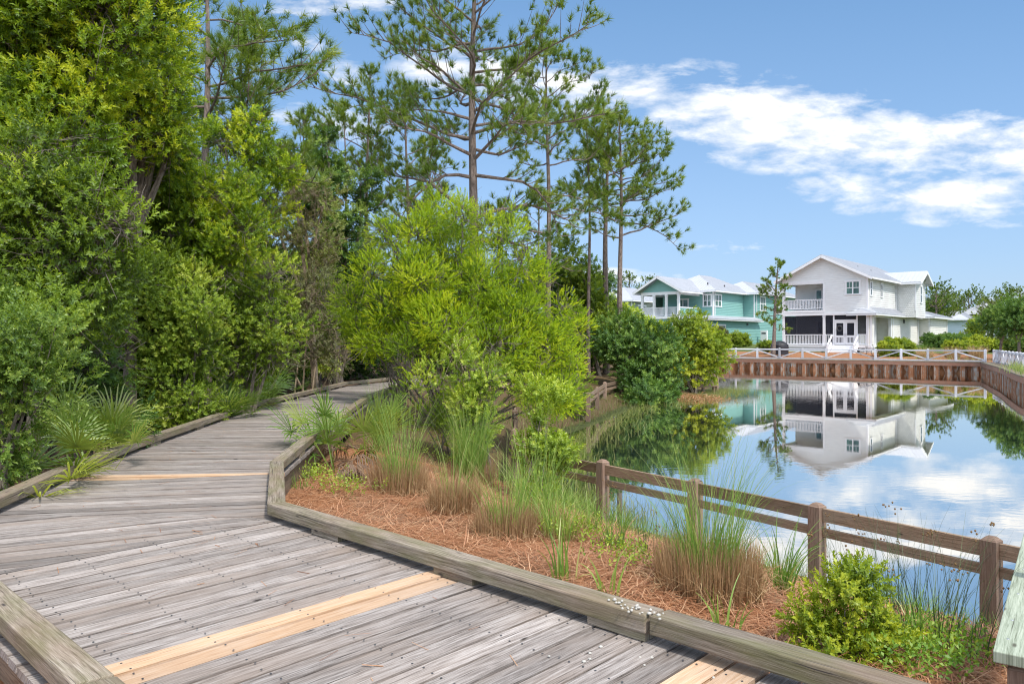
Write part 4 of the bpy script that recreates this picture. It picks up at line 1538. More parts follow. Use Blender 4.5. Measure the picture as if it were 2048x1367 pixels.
shrub_px('broadleaf_tree', 'sparse yellow green tree whose branch tips reach right of the left pine', 'tree', 17, 470,
         [(500, 310, 48), (560, 335, 40, 25), (455, 360, 55), (525, 395, 50), (450, 290, 35), (480, 440, 55), (505, 250, 25)],
         'myrtle', seed=18, stem_r=.1, clumps=34, dens=15, group=G_FOREST, scale=1.15, tone0=.66, tone_var=.2, bare=4, **tree_kw)
shrub_px('broadleaf_tree', 'grey brown half bare tree left of the bright green bush', 'tree', 21, 630,
         [(595, 400, 65), (640, 470, 60), (580, 330, 40), (620, 560, 65), (560, 470, 60), (650, 400, 40)],
         'brownish', 'dry_twig', seed=19, stem_r=.12, clumps=18, dens=15, kind='shrub', group=G_FOREST, scale=1.3, tone0=.68, bare=5)
shrub_px('broadleaf_tree', 'green roundish tree behind the grey brown half bare tree', 'tree', 27, 680,
         [(690, 430, 55), (640, 360, 45), (720, 370, 35), (600, 350, 45), (650, 290, 35), (700, 500, 55), (640, 440, 50), (690, 570, 60), (630, 560, 60)],
         'deep', seed=20, stem_r=.15, clumps=20, dens=17, kind='large', group=G_FOREST, scale=1.4, tone0=.55, bare=4)
shrub_px('shrub', 'rounded green shrub beside the boardwalk behind the bright leafy shrub', 'shrub', 15, 500,
         [(530, 640, 70), (470, 570, 70), (450, 650, 60), (540, 560, 45), (500, 710, 48), (545, 705, 40), (470, 725, 40)],
         'shrub', seed=21, stems=5, stem_r=.05, clumps=52, dens=17, kind='shrub', scale=1.1, tone0=.55, group=G_SHRUB, bare=8, **shrub_kw)
shrub_px('shrub', 'bare twiggy grey brown shrub at the far bend of the boardwalk', 'shrub', 20, 600,
         [(600, 700, 55, 40), (640, 660, 55), (560, 690, 40), (620, 600, 60), (680, 710, 45, 35)],
         'olive', 'dry_twig', seed=22, stems=6, stem_r=.03, clumps=28, dens=14, kind='shrub', scale=1.2, tone0=.68, group=G_SHRUB, bare=6, **shrub_kw)
shrub_px('shrub', 'light green shrub standing right behind the twiggy grey shrub', 'shrub', 23, 660,
         [(660, 620, 55), (590, 590, 50), (700, 680, 45), (640, 540, 50), (560, 620, 45), (640, 695, 42), (580, 680, 40)],
         'shrub', seed=23, stems=5, stem_r=.06, clumps=30, dens=17, kind='shrub', scale=1.5, tone0=.6, group=G_SHRUB, bare=4, **shrub_kw)

# --- deep forest behind (shared meshes, copied)
rng = np.random.default_rng(40)
proto = plant('forest_tree', 'dark tree deep in the shade of the forest behind the front row', 'tree', (-16, 17, 1.0),
              [((-16 + rng.normal(0, .9), 17 + rng.normal(0, .9), z), (1.25, 1.25, 1.15)) for z in (2.0, 2.6, 3.5, 4.3, 5.2, 6.0, 6.9, 3.0)],
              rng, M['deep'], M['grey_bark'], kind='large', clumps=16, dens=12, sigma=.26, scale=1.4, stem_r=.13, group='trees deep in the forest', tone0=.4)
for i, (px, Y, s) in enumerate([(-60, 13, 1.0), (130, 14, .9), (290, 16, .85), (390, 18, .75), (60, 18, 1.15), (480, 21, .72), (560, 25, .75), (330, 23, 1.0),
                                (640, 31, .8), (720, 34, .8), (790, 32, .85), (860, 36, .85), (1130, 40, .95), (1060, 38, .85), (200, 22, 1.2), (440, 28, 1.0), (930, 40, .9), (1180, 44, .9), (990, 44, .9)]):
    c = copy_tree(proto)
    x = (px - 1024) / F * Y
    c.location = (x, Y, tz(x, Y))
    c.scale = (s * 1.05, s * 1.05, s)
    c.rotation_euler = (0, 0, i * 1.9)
proto.location = (-11.5, 15.5, 1.0)

# --- the big bright bush
shrub_px('bush', 'huge bright yellow green bush in the middle, beside the boardwalk', 'bush', 17.0, 900,
         [(872, 428, 33, 44, .4), (925, 438, 30, 40, -.5), (966, 458, 28, 46, .6), (836, 462, 30, 40, -.3), (1006, 476, 28, 40, 0), (792, 500, 33, 48, .5), (748, 548, 27, 46, -.4),
          (1046, 520, 28, 46, -.6), (702, 606, 25, 42, .3), (1082, 566, 27, 46, .5), (1122, 622, 26, 42, -.3), (1152, 664, 22, 44, .4), (905, 505, 58, 58, .2), (842, 565, 66, 56, -.8),
          (962, 565, 70, 60, -.4), (782, 618, 54, 46, -.5), (1030, 622, 62, 56, -.7), (900, 645, 86, 56, -1.2), (722, 664, 30, 36, .2), (1090, 690, 50, 62, -.5), (1148, 722, 24, 48, -.2),
          (985, 690, 84, 55, -1.3), (830, 695, 64, 46, -1.0), (1108, 782, 40, 44, -.6), (1056, 762, 46, 38, -.9), (758, 684, 36, 32, -.6), (1145, 792, 18, 34, 0), (770, 455, 15, 30, .8), (1020, 440, 13, 26, .7)],
         'bright', seed=30, depth=.95, stems=7, stem_r=.04, clumps=96, dens=22, sigma=.16, kind='fine', scale=.84, tone0=.56, tone_var=.26, up=.55, hollow=.35, bare=3, **shrub_kw)
# dark many-stemmed base by the curb
rng = np.random.default_rng(31)
bx, by = -3.0, 19.6
st = thing('dead_shrub', 'dark leafless twiggy shrub at the foot of the bright bush', 'shrub', (bx, by, 1.0))
paths = []
for k in range(34):
    a = rng.uniform(0, 6.28)
    e = np.array([math.cos(a) * rng.uniform(.2, .9), math.sin(a) * rng.uniform(.2, .7), rng.uniform(.8, 1.9)])
    pth = bez(np.array([rng.normal(0, .1), rng.normal(0, .1), -.1]), e * .5 + rng.normal(0, .15, 3), e, 7)
    paths.append((pth, np.linspace(.018, .004, 7)))
    for _ in range(5):
        s = pth[rng.integers(2, 7)]
        q = s + rng.normal(0, .22, 3)
        paths.append((bez(s, s * .5 + q * .5 + rng.normal(0, .05, 3), q, 4), np.linspace(.007, .003, 4)))
B = tubes(paths)
array_mesh('stem', B, 4, rng.uniform(0, 1, len(B)), M['grey_bark'], st)

# --- shrubs in front of the bush
shrub_px('shrub', 'feathery yellow green shrub at the front of the bright bush', 'shrub', 13.6, 875,
         [(860, 790, 42, 55), (895, 800, 40), (845, 840, 35), (900, 850, 45), (930, 880, 40)], 'bright', seed=32, stems=5, stem_r=.02, clumps=70, dens=18,
         sigma=.12, kind='fine', scale=.75, tone0=.42, up=1.0, group='young shrubs on the pine straw bank', bare=1, **shrub_kw)
shrub_px('sapling', 'thin sapling with pale grey branches and few leaves before the bright bush', 'sapling', 12.8, 915,
         [(930, 740, 45, 30), (960, 780, 50, 25), (890, 760, 40, 25), (920, 700, 30, 25), (985, 740, 35, 25)], 'shrub', 'dry_twig', seed=33, stem_r=.028, clumps=80, dens=12,
         sigma=.14, kind='small', scale=.9, tone0=.7, twigs=.8, bare=1, group='young shrubs on the pine straw bank', parts=('trunk', 'crown'))
shrub_px('shrub', 'small leaved green shrub just left of the row of fence posts', 'shrub', 12.6, 965,
         [(965, 790, 38, 42), (965, 850, 28), (945, 840, 42), (980, 752, 22), (955, 900, 38, 30)], 'shrub', seed=34, stems=5, stem_r=.02, clumps=95, dens=18,
         sigma=.12, kind='small', scale=.95, tone0=.62, group='young shrubs on the pine straw bank', bare=1, **shrub_kw)
shrub_px('shrub', 'fresh pale green upright shrub growing over the fence corner', 'shrub', 10.6, 1070,
         [(1088, 790, 32, 40), (1095, 840, 34, 45), (1085, 905, 30), (1092, 955, 36, 34), (1080, 1000, 32, 28), (1115, 905, 22)], 'shrub', seed=35, stems=5, stem_r=.018, clumps=130, dens=17,
         sigma=.10, kind='shrub', scale=1.0, tone0=.70, tone_var=.16, up=1.0, group='young shrubs on the pine straw bank', **shrub_kw)

# --- bushes over the left bank
G_BANK = 'bushes overhanging the left bank'
shrub_px('bush', 'dark glossy green bush hanging over the rail fence to the water', 'bush', 33.5, 1275,
         [(1265, 710, 52), (1235, 665, 42), (1300, 700, 55), (1305, 762, 42), (1275, 755, 32, 32, -1.0), (1285, 790, 30, 26, -2.0), (1330, 745, 38), (1225, 700, 24), (1315, 795, 22, 20, -1.5)],
         'deep', seed=36, stems=5, stem_r=.09, clumps=22, dens=22, sigma=.28, kind='large', scale=1.25, tone0=.5, tone_var=.2, group=G_BANK, **shrub_kw)
shrub_px('bush', 'yellow green bush at the tip of the left bank against the teal house', 'bush', 38, 1385,
         [(1348, 695, 46), (1393, 685, 42), (1420, 715, 32), (1360, 730, 45), (1405, 725, 35), (1375, 650, 24), (1338, 676, 26), (1425, 690, 22)],
         'hedge', seed=37, stems=5, stem_r=.1, clumps=15, dens=22, sigma=.32, kind='large', scale=1.4, tone0=.52, group=G_BANK, **shrub_kw)
shrub_px('bush', 'mid green bush between the dark bush and the porch of the teal house', 'bush', 43, 1275,
         [(1290, 688, 40), (1330, 695, 38), (1243, 648, 38), (1212, 628, 38), (1300, 705, 45), (1262, 660, 30)],
         'shrub', seed=38, stems=5, stem_r=.1, clumps=13, dens=22, sigma=.34, kind='large', scale=1.6, tone0=.62, group=G_BANK, **shrub_kw)
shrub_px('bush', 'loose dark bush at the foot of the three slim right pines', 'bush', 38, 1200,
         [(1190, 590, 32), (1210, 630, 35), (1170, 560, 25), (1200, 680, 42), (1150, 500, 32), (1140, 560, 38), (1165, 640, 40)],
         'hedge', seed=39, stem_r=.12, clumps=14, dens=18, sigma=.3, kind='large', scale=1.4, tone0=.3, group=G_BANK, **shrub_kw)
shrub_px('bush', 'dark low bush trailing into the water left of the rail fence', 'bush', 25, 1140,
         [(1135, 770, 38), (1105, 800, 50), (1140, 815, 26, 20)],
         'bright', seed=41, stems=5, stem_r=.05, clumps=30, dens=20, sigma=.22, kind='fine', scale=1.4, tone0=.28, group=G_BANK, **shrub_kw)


# ------------------------------------------------------------------ pines
def tuft_template(rng, n, L, w):
    V, T = [], []
    for i in range(n):
        a = rng.uniform(0, 2 * np.pi)
        sp = rng.uniform(.15, 1.25)
        d = np.array([math.cos(a) * math.sin(sp), math.sin(a) * math.sin(sp), math.cos(sp)])
        b = np.array([0, 0, rng.uniform(-.14, .04)])
        s = unit(np.cross(d, rng.normal(size=3))) * w / 2
        l = L * rng.uniform(.75, 1.15)
        V += [b - s, b + s, b + d * l]
        t = rng.uniform(-.15, .15)
        T += [t, t, t + .1]
    return np.array(V), np.array(T)


def pine(seed, H, r0, c0, spread, nl, needle_w=.012, lean=(0, 0), limbs=None, tuft=1.3, sub=.41, needles=38, flat=False, top_t=1.0):
    """Local geometry of a pine: bark quads, needle triangles with tones."""
    rng = np.random.default_rng(seed)
    zs = np.linspace(-.3, H, 14)
    ph = rng.uniform(0, 6.28, 2)
    tx = lean[0] * zs / H + .10 * np.sin(zs * .5 + ph[0]) * (zs / H)
    ty = lean[1] * zs / H + .10 * np.sin(zs * .45 + ph[1]) * (zs / H)
    trunk = np.stack([tx, ty, zs], 1)
    rad = r0 * (1 - .82 * np.clip(zs / H, 0, 1) ** 1.15)
    paths = [(trunk, rad)]
    P, D, T = [], [], []

    def on_trunk(z):
        return np.array([np.interp(z, zs, tx), np.interp(z, zs, ty), z]), float(np.interp(z, zs, rad))

    LI = []
    for i in range(nl):
        f = (i + rng.uniform(0, .8)) / nl
        z = H * (c0 + (1 - c0) * f) * .985
        prof = (math.sin(math.pi * min(1, f * .78 + .22)) ** .7) if not flat else (.55 + .45 * math.sin(math.pi * f))
        L = spread * (prof * rng.uniform(.65, 1.15) + .08)
        LI.append((z, i * 2.4 + rng.uniform(-.5, .5), L, rng.uniform(-.1, .35) + .55 * f, rng.uniform(.1, .7)))
    LI += limbs or []
    for z, az, L, e0, e1 in LI:
        s, tr = on_trunk(z)
        n = 8
        pts = [s]
        el, a = e0, az
        for k in range(n - 1):
            el += (e1 - e0) / n + rng.normal(0, .19)
            a += rng.normal(0, .20)
            d = np.array([math.cos(a) * math.cos(el), math.sin(a) * math.cos(el), math.sin(el)])
            pts.append(pts[-1] + d * L / (n - 1))
        pts = np.array(pts)
        lr = min(tr * .5, .012 + .022 * L)
        paths.append((pts, np.linspace(lr, .008, n)))
        nsub = max(4, int(L / sub * 2.1))
        for k in range(nsub):
            t = .2 + .8 * (k + rng.random()) / nsub
            x = t * (n - 1)
            j = min(n - 2, int(x))
            b = pts[j] + (pts[j + 1] - pts[j]) * (x - j)
            fd = unit(pts[j + 1] - pts[j])
            sd = unit(np.cross(fd, np.array([0, 0, 1.0]))) * (1 if k % 2 else -1)
            d = unit(fd * .7 + sd * rng.uniform(.3, 1.1) + np.array([0, 0, rng.uniform(.1, .9)]))
            l = sub * rng.uniform(.7, 2.0) * (1.15 - .5 * t) * min(1.6, .6 + L * .25)
            e = b + d * l + np.array([0, 0, .12 * l])
            pp = bez(b, b + d * l * .5 - np.array([0, 0, .05 * l]), e, 5)
            paths.append((pp, np.linspace(max(.006, lr * .28), .005, 5)))
            tb = rng.normal(.5, .16)
            for q in range(max(1, int(round((2.4 if l > .5 else 1.6) * tuft * rng.uniform(.6, 1.4))))):
                u = 1 - q * .23
                c = pp[0] + (pp[-1] - pp[0]) * max(.2, u) + rng.normal(0, .12 if q else .02, 3)
                P.append(c); D.append(unit(d + np.array([0, 0, .45]) + rng.normal(0, .35, 3))); T.append(tb + rng.normal(0, .08))
        P.append(pts[-1]); D.append(unit(pts[-1] - pts[-2])); T.append(.55)
    for k in range(10):
        P.append(trunk[-1] + rng.normal(0, .2, 3)); D.append(unit(np.array([0, 0, 1]) + rng.normal(0, .5, 3))); T.append(.6)
    P, D, T = np.array(P), np.array(D), np.array(T)
    Fm = frames(D, rng)
    tv, tt = [], []
    which = rng.integers(0, 5, len(P))
    for k in range(5):
        s = which == k
        V, t0 = tuft_template(rng, needles, .27, needle_w * 1.55)
        sc = rng.uniform(.75, 1.2, s.sum())
        tv.append((np.einsum('nij,tj->nti', Fm[s], V) * sc[:, None, None] + P[s][:, None, :]).reshape(-1, 3))
        tt.append((T[s][:, None] + t0[None, :]).ravel())
    return tubes(paths, 7), np.concatenate(tv), np.concatenate(tt)


def pine_tree(label, px, Y, seed, top_px, group='pine trees at the pond', r_px=None, **kw):
    x = (px - 1024) / F * Y
    z0 = tz(x, Y)
    H = EYE + (HOR - top_px) / F * Y - z0
    t = thing('pine_tree', label, 'tree', (x, Y, z0), 0, group)
    B, V, tone = pine(seed, H, (r_px or 10) / 2 * Y / F * 1.25, kw.pop('c0', .5), kw.pop('spread', 3), kw.pop('nl', 26), **kw)
    array_mesh('trunk', B, 4, np.full(len(B), .5), M['pine_bark'], t)
    array_mesh('crown', V, 3, tone, M['needle'], t)
    return t


W, E_ = math.pi, 0.0
pine_tree('biggest pine, straight reddish trunk rising behind the bright bush', 947, 27, 51, -190, r_px=19, c0=.50, spread=3.8, nl=32, needle_w=.013, sub=.5,
          limbs=[(9.0, W - .25, 6.3, .75, .55), (9.2, E_ + .2, 5.2, .35, .2), (7.6, W + .2, 3.8, .3, .15), (7.7, E_ - .35, 4.3, .2, -.35), (6.3, W - .3, 5.2, .55, -.75),
                 (6.1, E_ + .15, 5.0, .25, -.75), (5.3, E_ + .5, 4.4, .2, -.5), (8.4, W + .5, 3.6, .4, .2), (8.2, E_ - .6, 3.6, .5, -.2), (5.4, W + .4, 4.0, .1, -.2),
                 (10.6, W, 5.0, .5, .4), (11.4, E_, 5.0, .2, .3), (12.4, W - .5, 4.6, .4, .3), (10.5, E_ + .6, 4.2, .1, .3)])
pine_tree('nearest pine at the left, grey trunk bare on its lower half', 408, 18.5, 52, -120, r_px=19, c0=.56, spread=3.0, nl=13, needle_w=.010, sub=.42,
          limbs=[(7.9, E_ + .1, 3.1, .35, .45), (6.4, E_ - .15, 2.9, .15, .35), (5.9, E_ + .2, 3.0, .05, -.35), (7.4, W + .3, 2.6, .2, .1), (6.0, W - .2, 2.4, .3, .2), (5.4, W, 2.0, .3, -.3)])
pine_tree('slim pine directly right of the nearest left pine', 487, 22, 53, 45, r_px=8, c0=.42, spread=2.0, nl=24, needle_w=.011, sub=.4)
pine_tree('slim open pine between the left pines and the biggest pine', 735, 31, 54, 145, r_px=10, c0=.55, spread=2.2, nl=16, needle_w=.014, sub=.5)
pine_tree('slim young pine left of the slim open pine', 690, 37, 63, 215, r_px=7, c0=.45, spread=2.0, nl=18, needle_w=.015, sub=.5)
pine_tree('thin pine rising above the grey brown tree', 610, 34, 64, 235, r_px=7, c0=.5, spread=2.0, nl=18, needle_w=.014, sub=.5)
pine_tree('thin pine with low crown between the slim pine and the biggest pine', 862, 40, 65, 285, r_px=7, c0=.4, spread=2.2, nl=18, needle_w=.016, sub=.5)
pine_tree('pine half hidden just left of the biggest pine', 815, 33, 55, 175, r_px=9, c0=.45, spread=2.4, nl=22, needle_w=.014, sub=.5)
pine_tree('tall pine with rounded crown right of the biggest pine', 1096, 34, 56, 95, r_px=11, c0=.64, spread=2.9, nl=22, needle_w=.014, sub=.5,
          limbs=[(7.5, E_, 3.6, .2, .1), (6.6, W, 3.0, .2, .1), (8.4, E_ + .2, 3.4, .3, .2)])
pine_tree('thin pine left of the two slim pines near the water', 1177, 37, 57, 245, r_px=7, c0=.62, spread=2.0, nl=15, needle_w=.015, sub=.5)
pine_tree('middle one of the three slim pines near the water', 1212, 39, 58, 225, r_px=12, c0=.66, spread=2.3, nl=17, needle_w=.015, sub=.5)
pine_tree('rightmost pine with flat topped crown and long right limb', 1240, 36, 59, 235, r_px=11, c0=.64, spread=2.5, nl=22, needle_w=.015, sub=.5,
          limbs=[(7.6, E_ + .05, 3.9, .35, .05), (7.0, E_ - .1, 3.5, .3, -.1), (6.9, W, 1.5, .3, .2), (8.6, E_ + .3, 3.0, .5, .1), (9.4, E_, 2.6, .5, .2), (10.2, E_ - .3, 2.3, .5, .3)])
pine_tree('bushy pine low behind the bright bush, right of the biggest trunk', 1000, 36, 60, 410, r_px=8, c0=.3, spread=2.2, nl=13, needle_w=.015, sub=.5)
pine_tree('pine crown low behind the tall rounded pine', 1075, 43, 62, 385, r_px=7, c0=.4, spread=2.2, nl=13, needle_w=.017, sub=.55)
pine_tree('small young pine between the teal and the white house', 1546, 73, 61, 522, r_px=7, c0=.28, spread=1.6, nl=22, needle_w=.024, sub=.5, needles=34, lean=(.5, 0))
for i, (px, Y, top, lab) in enumerate([(1258, 150, 552, 'far pine top above the sage house roof, left one'), (1298, 165, 556, 'far pine top beside the porch gable of the teal house'),
                                       (1872, 120, 578, 'pine right behind the white house wing'), (1905, 160, 592, 'far pine left of the pale blue house'),
                                       (1938, 150, 590, 'round far pine above the pale blue house'), (2002, 140, 594, 'far pine rising behind the right bank trees'),
                                       (2040, 120, 580, 'flat topped far pine at the right edge of the photo'), (1975, 170, 600, 'far pine in the gap right of the pale blue house')]):
    pine_tree(lab, px, Y, 70 + i, top, r_px=5, c0=.3, spread=4.2, nl=26, needle_w=.06, sub=.95, needles=22, group='far pines behind the houses')


# ------------------------------------------------------------------ right bank and house planting
def ball_shrub(name, label, cat, px, py, Y, rx, rz, leaf, seed, kind='large', scale=1.3, group=None, **kw):
    rng = np.random.default_rng(seed)
    c = at_y(px, py, Y)
    k = Y / F
    zb = tz(c.x, c.y)
    lobes = [((c.x, c.y, c.z), (rx * k, rx * k * .8, rz * k))]
    for j in range(3):
        a = rng.uniform(0, 6.28)
        lobes.append(((c.x + math.cos(a) * rx * k * .35, c.y + math.sin(a) * rx * k * .3, c.z - rz * k * .15), (rx * k * .7, rx * k * .6, rz * k * .8)))
    opt = dict(stems=4, stem_r=.06, clumps=46, dens=15, sigma=.15, hollow=.8, tone0=.5, tone_var=.14, parts=('stem', 'foliage'), group=group)
    opt.update(kw)
    return plant(name, label, cat, (c.x, c.y, zb), lobes, rng, M[leaf], M['grey_bark'], kind=kind, scale=scale, **opt)


GH = 'shrubs around the houses'
ball_shrub('hedge', 'clipped rounded hedge with yellow green top before the cream side wall', 'hedge', 1792, 697, 70, 31, 20, 'hedge', 81, group=GH, tone0=.55)
ball_shrub('hedge', 'dark rounded shrub at the far corner of the white house', 'hedge', 1868, 685, 80, 24, 15, 'deep', 82, group=GH)
ball_shrub('hedge', 'long dark hedge right of the white house', 'hedge', 1912, 683, 82, 38, 14, 'deep', 83, group=GH, tone0=.55)
ball_shrub('hedge', 'yellow green hedge right of the long dark hedge', 'hedge', 1965, 690, 72, 38, 13, 'hedge', 84, group=GH, tone0=.68)
ball_shrub('hedge', 'smaller yellow green hedge in front of the long dark hedge', 'hedge', 1922, 693, 70, 24, 11, 'hedge', 85, group=GH, tone0=.62)
ball_shrub('hedge', 'clipped dark hedge at the right edge behind the braced fence', 'hedge', 2034, 690, 66, 18, 11, 'deep', 86, group=GH)
ball_shrub('shrub', 'cone shaped yellow green shrub against the teal wall', 'shrub', 1477, 680, 92, 20, 15, 'hedge', 87, group=GH)
ball_shrub('shrub', 'loose olive shrub below the triple window of the teal house', 'shrub', 1438, 675, 92, 20, 18, 'olive', 88, group=GH, tone0=.55)
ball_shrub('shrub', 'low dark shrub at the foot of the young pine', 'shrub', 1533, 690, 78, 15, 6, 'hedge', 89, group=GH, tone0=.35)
for i, (px, py, Y, r, rv, leaf, lab) in enumerate([
        (2000, 640, 62, 34, 30, 'deep', 'broad green tree at the right bank, left one of the pair'), (2040, 640, 56, 36, 36, 'deep', 'large green tree cut by the right edge of the photo'),
        (1952, 665, 84, 20, 26, 'hedge', 'slender young tree in front of the pale blue house'), (1868, 615, 125, 22, 30, 'deep', 'green tree right behind the white house wing'),
        (1985, 628, 98, 20, 18, 'olive', 'olive brown tree top behind the right bank trees')]):
    rng = np.random.default_rng(90 + i)
    c = at_y(px, py, Y)
    k = Y / F
    lobes = [((c.x + rng.normal(0, .45) * r * k, c.y + rng.normal(0, .4) * r * k, c.z + rng.normal(0, .4) * rv * k), (r * k * .6, r * k * .6, rv * k * .55)) for _ in range(8)]
    plant('bank_tree', lab, 'tree', (c.x, c.y, tz(c.x, c.y)), lobes, rng, M[leaf], M['grey_bark'], kind='large', scale=1.6, clumps=9, dens=20, sigma=.4,
          stem_r=.14, tone0=.55, hollow=.5, group='trees on the right bank')
# far woods along the horizon
rng = np.random.default_rng(99)
P, D = [], []
for px in np.arange(-200, 2500, 10):
    Y = rng.uniform(190, 250)
    top = rng.uniform(640, 655) if px > 1000 else rng.uniform(610, 640)
    if 1240 < px < 1330:
        top = 640
    n = 90
    y = Y + rng.normal(0, 5, n)
    z = 2 + rng.random(n) ** .7 * (EYE - 2 + (HOR - top) / F * Y)
    x = (px - 1024) / F * Y + rng.normal(0, 2.0, n)
    P.append(np.stack([x, y, z], 1))
P = np.concatenate(P)
V, tone = leafy(rng, P, rng.normal(size=P.shape) + np.array([0, 0, .8]), rng.uniform(9, 14, len(P)), rng.normal(.45, .15, len(P)), 'large', thin=.6)
tag(array_mesh('far_woods', V, 4, tone, M['deep']), kind='stuff')


# ------------------------------------------------------------------ palmettos
def fan(rng, base, d, stalk, L, n=26, spread=3.5, droop=.3):
    """Fan frond: returns quads (petiole + folded strips). d = direction of the stalk."""
    V = []
    d = unit(np.asarray(d, float))
    tip = base + d * stalk
    side = unit(np.cross(d, np.array([0, 0, 1.0])) + 1e-6)
    nrm = np.cross(side, d)
    w = .010
    mid = base + d * stalk * .5 + np.array([0, 0, .03])
    for a, b in ((base, mid), (mid, tip)):
        V += [a - side * w, a + side * w, b + side * w, b - side * w]
    for i in range(n):
        a = -spread / 2 + spread * i / (n - 1) + rng.normal(0, .03)
        l = L * (.7 + .3 * math.cos(a * .7)) * rng.uniform(.85, 1.1)
        f = unit(d * math.cos(a) + side * math.sin(a) + nrm * rng.normal(.05, .07))
        s = unit(np.cross(f, nrm)) * .0105
        p0, p1 = tip, tip + f * l * .45
        p2 = tip + f * l * .8 - np.array([0, 0, droop * l * .10])
        p3 = tip + f * l - np.array([0, 0, droop * l * .42])
        V += [p0 - s * .35, p0 + s * .35, p1 + s, p1 - s, p1 - s, p1 + s, p2 + s * .7, p2 - s * .7, p2 - s * .7, p2 + s * .7, p3 + s * .08, p3 - s * .08]
    return np.array(V)


def palmetto(label, base, fronds, seed, dead=0, size=.5, group='palmettos beside the boardwalk', tone0=.45):
    rng = np.random.default_rng(seed)
    t = thing('palmetto', label, 'palmetto', tuple(base), 0, group)
    for az, el, st, s in fronds:
        d = np.array([math.cos(az) * math.cos(el), math.sin(az) * math.cos(el), math.sin(el)])
        V = fan(rng, np.zeros(3) + rng.normal(0, .03, 3), d, st, size * s)
        array_mesh('frond', V, 4, np.full(len(V), tone0 + rng.normal(0, .14)) + rng.normal(0, .05, len(V)), M['palm'], t)
    for k in range(dead):
        az, el = rng.uniform(0, 6.28), rng.uniform(-.5, .35)
        d = np.array([math.cos(az) * math.cos(el), math.sin(az) * math.cos(el), math.sin(el)])
        V = fan(rng, np.array([0, 0, .12]) + rng.normal(0, .05, 3), d, rng.uniform(.15, .4), size * .8, 16, 1.3, 1.6)
        array_mesh('dead_frond', V, 4, rng.uniform(.2, .8, len(V)), M['dead_frond'], t)
    return t


def gp(px, Y):
    x = (px - 1024) / F * Y
    return (x, Y, tz(x, Y))


rg = np.random.default_rng(5)
rf = lambda n, lo=.5, hi=1.3, a0=0, a1=6.28: [(rg.uniform(a0, a1), rg.uniform(lo, hi), rg.uniform(.45, .85), rg.uniform(.8, 1.15)) for _ in range(n)]
palmetto('pale green palmetto with one broad fan leaning over the left curb', gp(60, 7.3), [(-.3, .55, .55, 1.15), (-.9, .35, .6, 1.1), (.4, .7, .5, 1.0), (-.1, .15, .45, .9), (2.2, .8, .5, 1.)], 1, 1, .5, tone0=.95)
palmetto('palmetto with a thick skirt of brown dead fronds by the left curb', gp(150, 8.8), rf(8, .6, 1.4) + [(0, .9, .8, 1)], 2, 18, .52, tone0=.68)
palmetto('palmetto with upright fans behind the dead brown fronds', gp(228, 9.4), rf(8, .7, 1.4), 3, 5, .5, tone0=.9)
palmetto('small palmetto between the two bigger left ones', gp(190, 8.3), rf(6, .4, 1.2), 4, 3, .42, tone0=.75)
palmetto('dark palmetto beside the pine stump at mid boardwalk', gp(440, 14.0), rf(10, .3, 1.3), 5, 3, .6, tone0=.5)
palmetto('yellowish palmetto touching the curb at mid boardwalk', gp(500, 16.0), rf(9, .3, 1.2), 6, 6, .62, tone0=.65)
palmetto('deep green palmetto farther along the boardwalk curb', gp(540, 17.6), rf(9, .4, 1.3), 7, 2, .65, tone0=.4)
palmetto('vivid green palmetto leaning over the curb at the inner bend', (-2.38, 10.1, tz(-2.38, 10.1)), rf(7, .8, 1.4) + [(3.3, .75, .4, 1.), (2.9, .95, .5, 1.0)], 8, 8, .54, tone0=.66)
palmetto('bright palmetto right beside the vivid one at the inner bend', (-2.1, 10.9, tz(-2.1, 10.9)), rf(9, .8, 1.4), 9, 8, .54, tone0=.78)

# pine stump / thin trunks by the boardwalk
rng = np.random.default_rng(8)
b = gp(411, 14.6)
st = thing('tree_trunk', 'slender reddish trunk beside the left curb near the dark palmetto', 'tree', b)
B = tubes([(np.array([[0, 0, -.2], [.01, 0, .5], [.03, .02, 1.4], [0, .05, 3.2]]), np.array([.13, .11, .09, .07]))], 9)
array_mesh('trunk', B, 4, np.full(len(B), .5), M['pine_bark'], st)


# ------------------------------------------------------------------ grasses on the bank
def blades(rng, n, r0, L, w, lean, tone, seg=5, base_z=0.0, out=1.0):
    """Arching grass blades as strips of quads."""
    a = rng.uniform(0, 2 * np.pi, n)
    rr = r0 * np.sqrt(rng.random(n))
    b = np.stack([np.cos(a) * rr, np.sin(a) * rr, np.full(n, base_z)], 1)
    az = a + rng.normal(0, .7, n)
    ln = L * rng.uniform(.55, 1.15, n)
    le = np.abs(rng.normal(lean, lean * .5, n)) * out
    h = np.stack([np.cos(az), np.sin(az), np.zeros(n)], 1)
    s = np.stack([-np.sin(az), np.cos(az), np.zeros(n)], 1)
    roll = rng.uniform(0, np.pi, n)
    s = s * np.cos(roll)[:, None] + h * np.sin(roll)[:, None]
    ts = np.linspace(0, 1, seg + 1)
    pts, ang = [], np.zeros(n)
    p = b.copy()
    pts.append(p)
    for k in range(seg):
        el = np.pi / 2 - le * (.25 + 1.5 * ts[k + 1] ** 1.5)
        p = p + (h * np.cos(el)[:, None] + np.array([0, 0, 1]) * np.sin(el)[:, None]) * (ln / seg)[:, None]
        pts.append(p)
    V = []
    for k in range(seg):
        w0, w1 = w * (1 - .85 * ts[k]), w * (1 - .85 * ts[k + 1])
        V.append(np.stack([pts[k] - s * w0 / 2, pts[k] + s * w0 / 2, pts[k + 1] + s * w1 / 2, pts[k + 1] - s * w1 / 2], 1))
    V = np.stack(V, 1).reshape(-1, 3)
    T = np.repeat(tone + rng.normal(0, .17, n), seg * 4)
    return V, T, pts[-1]


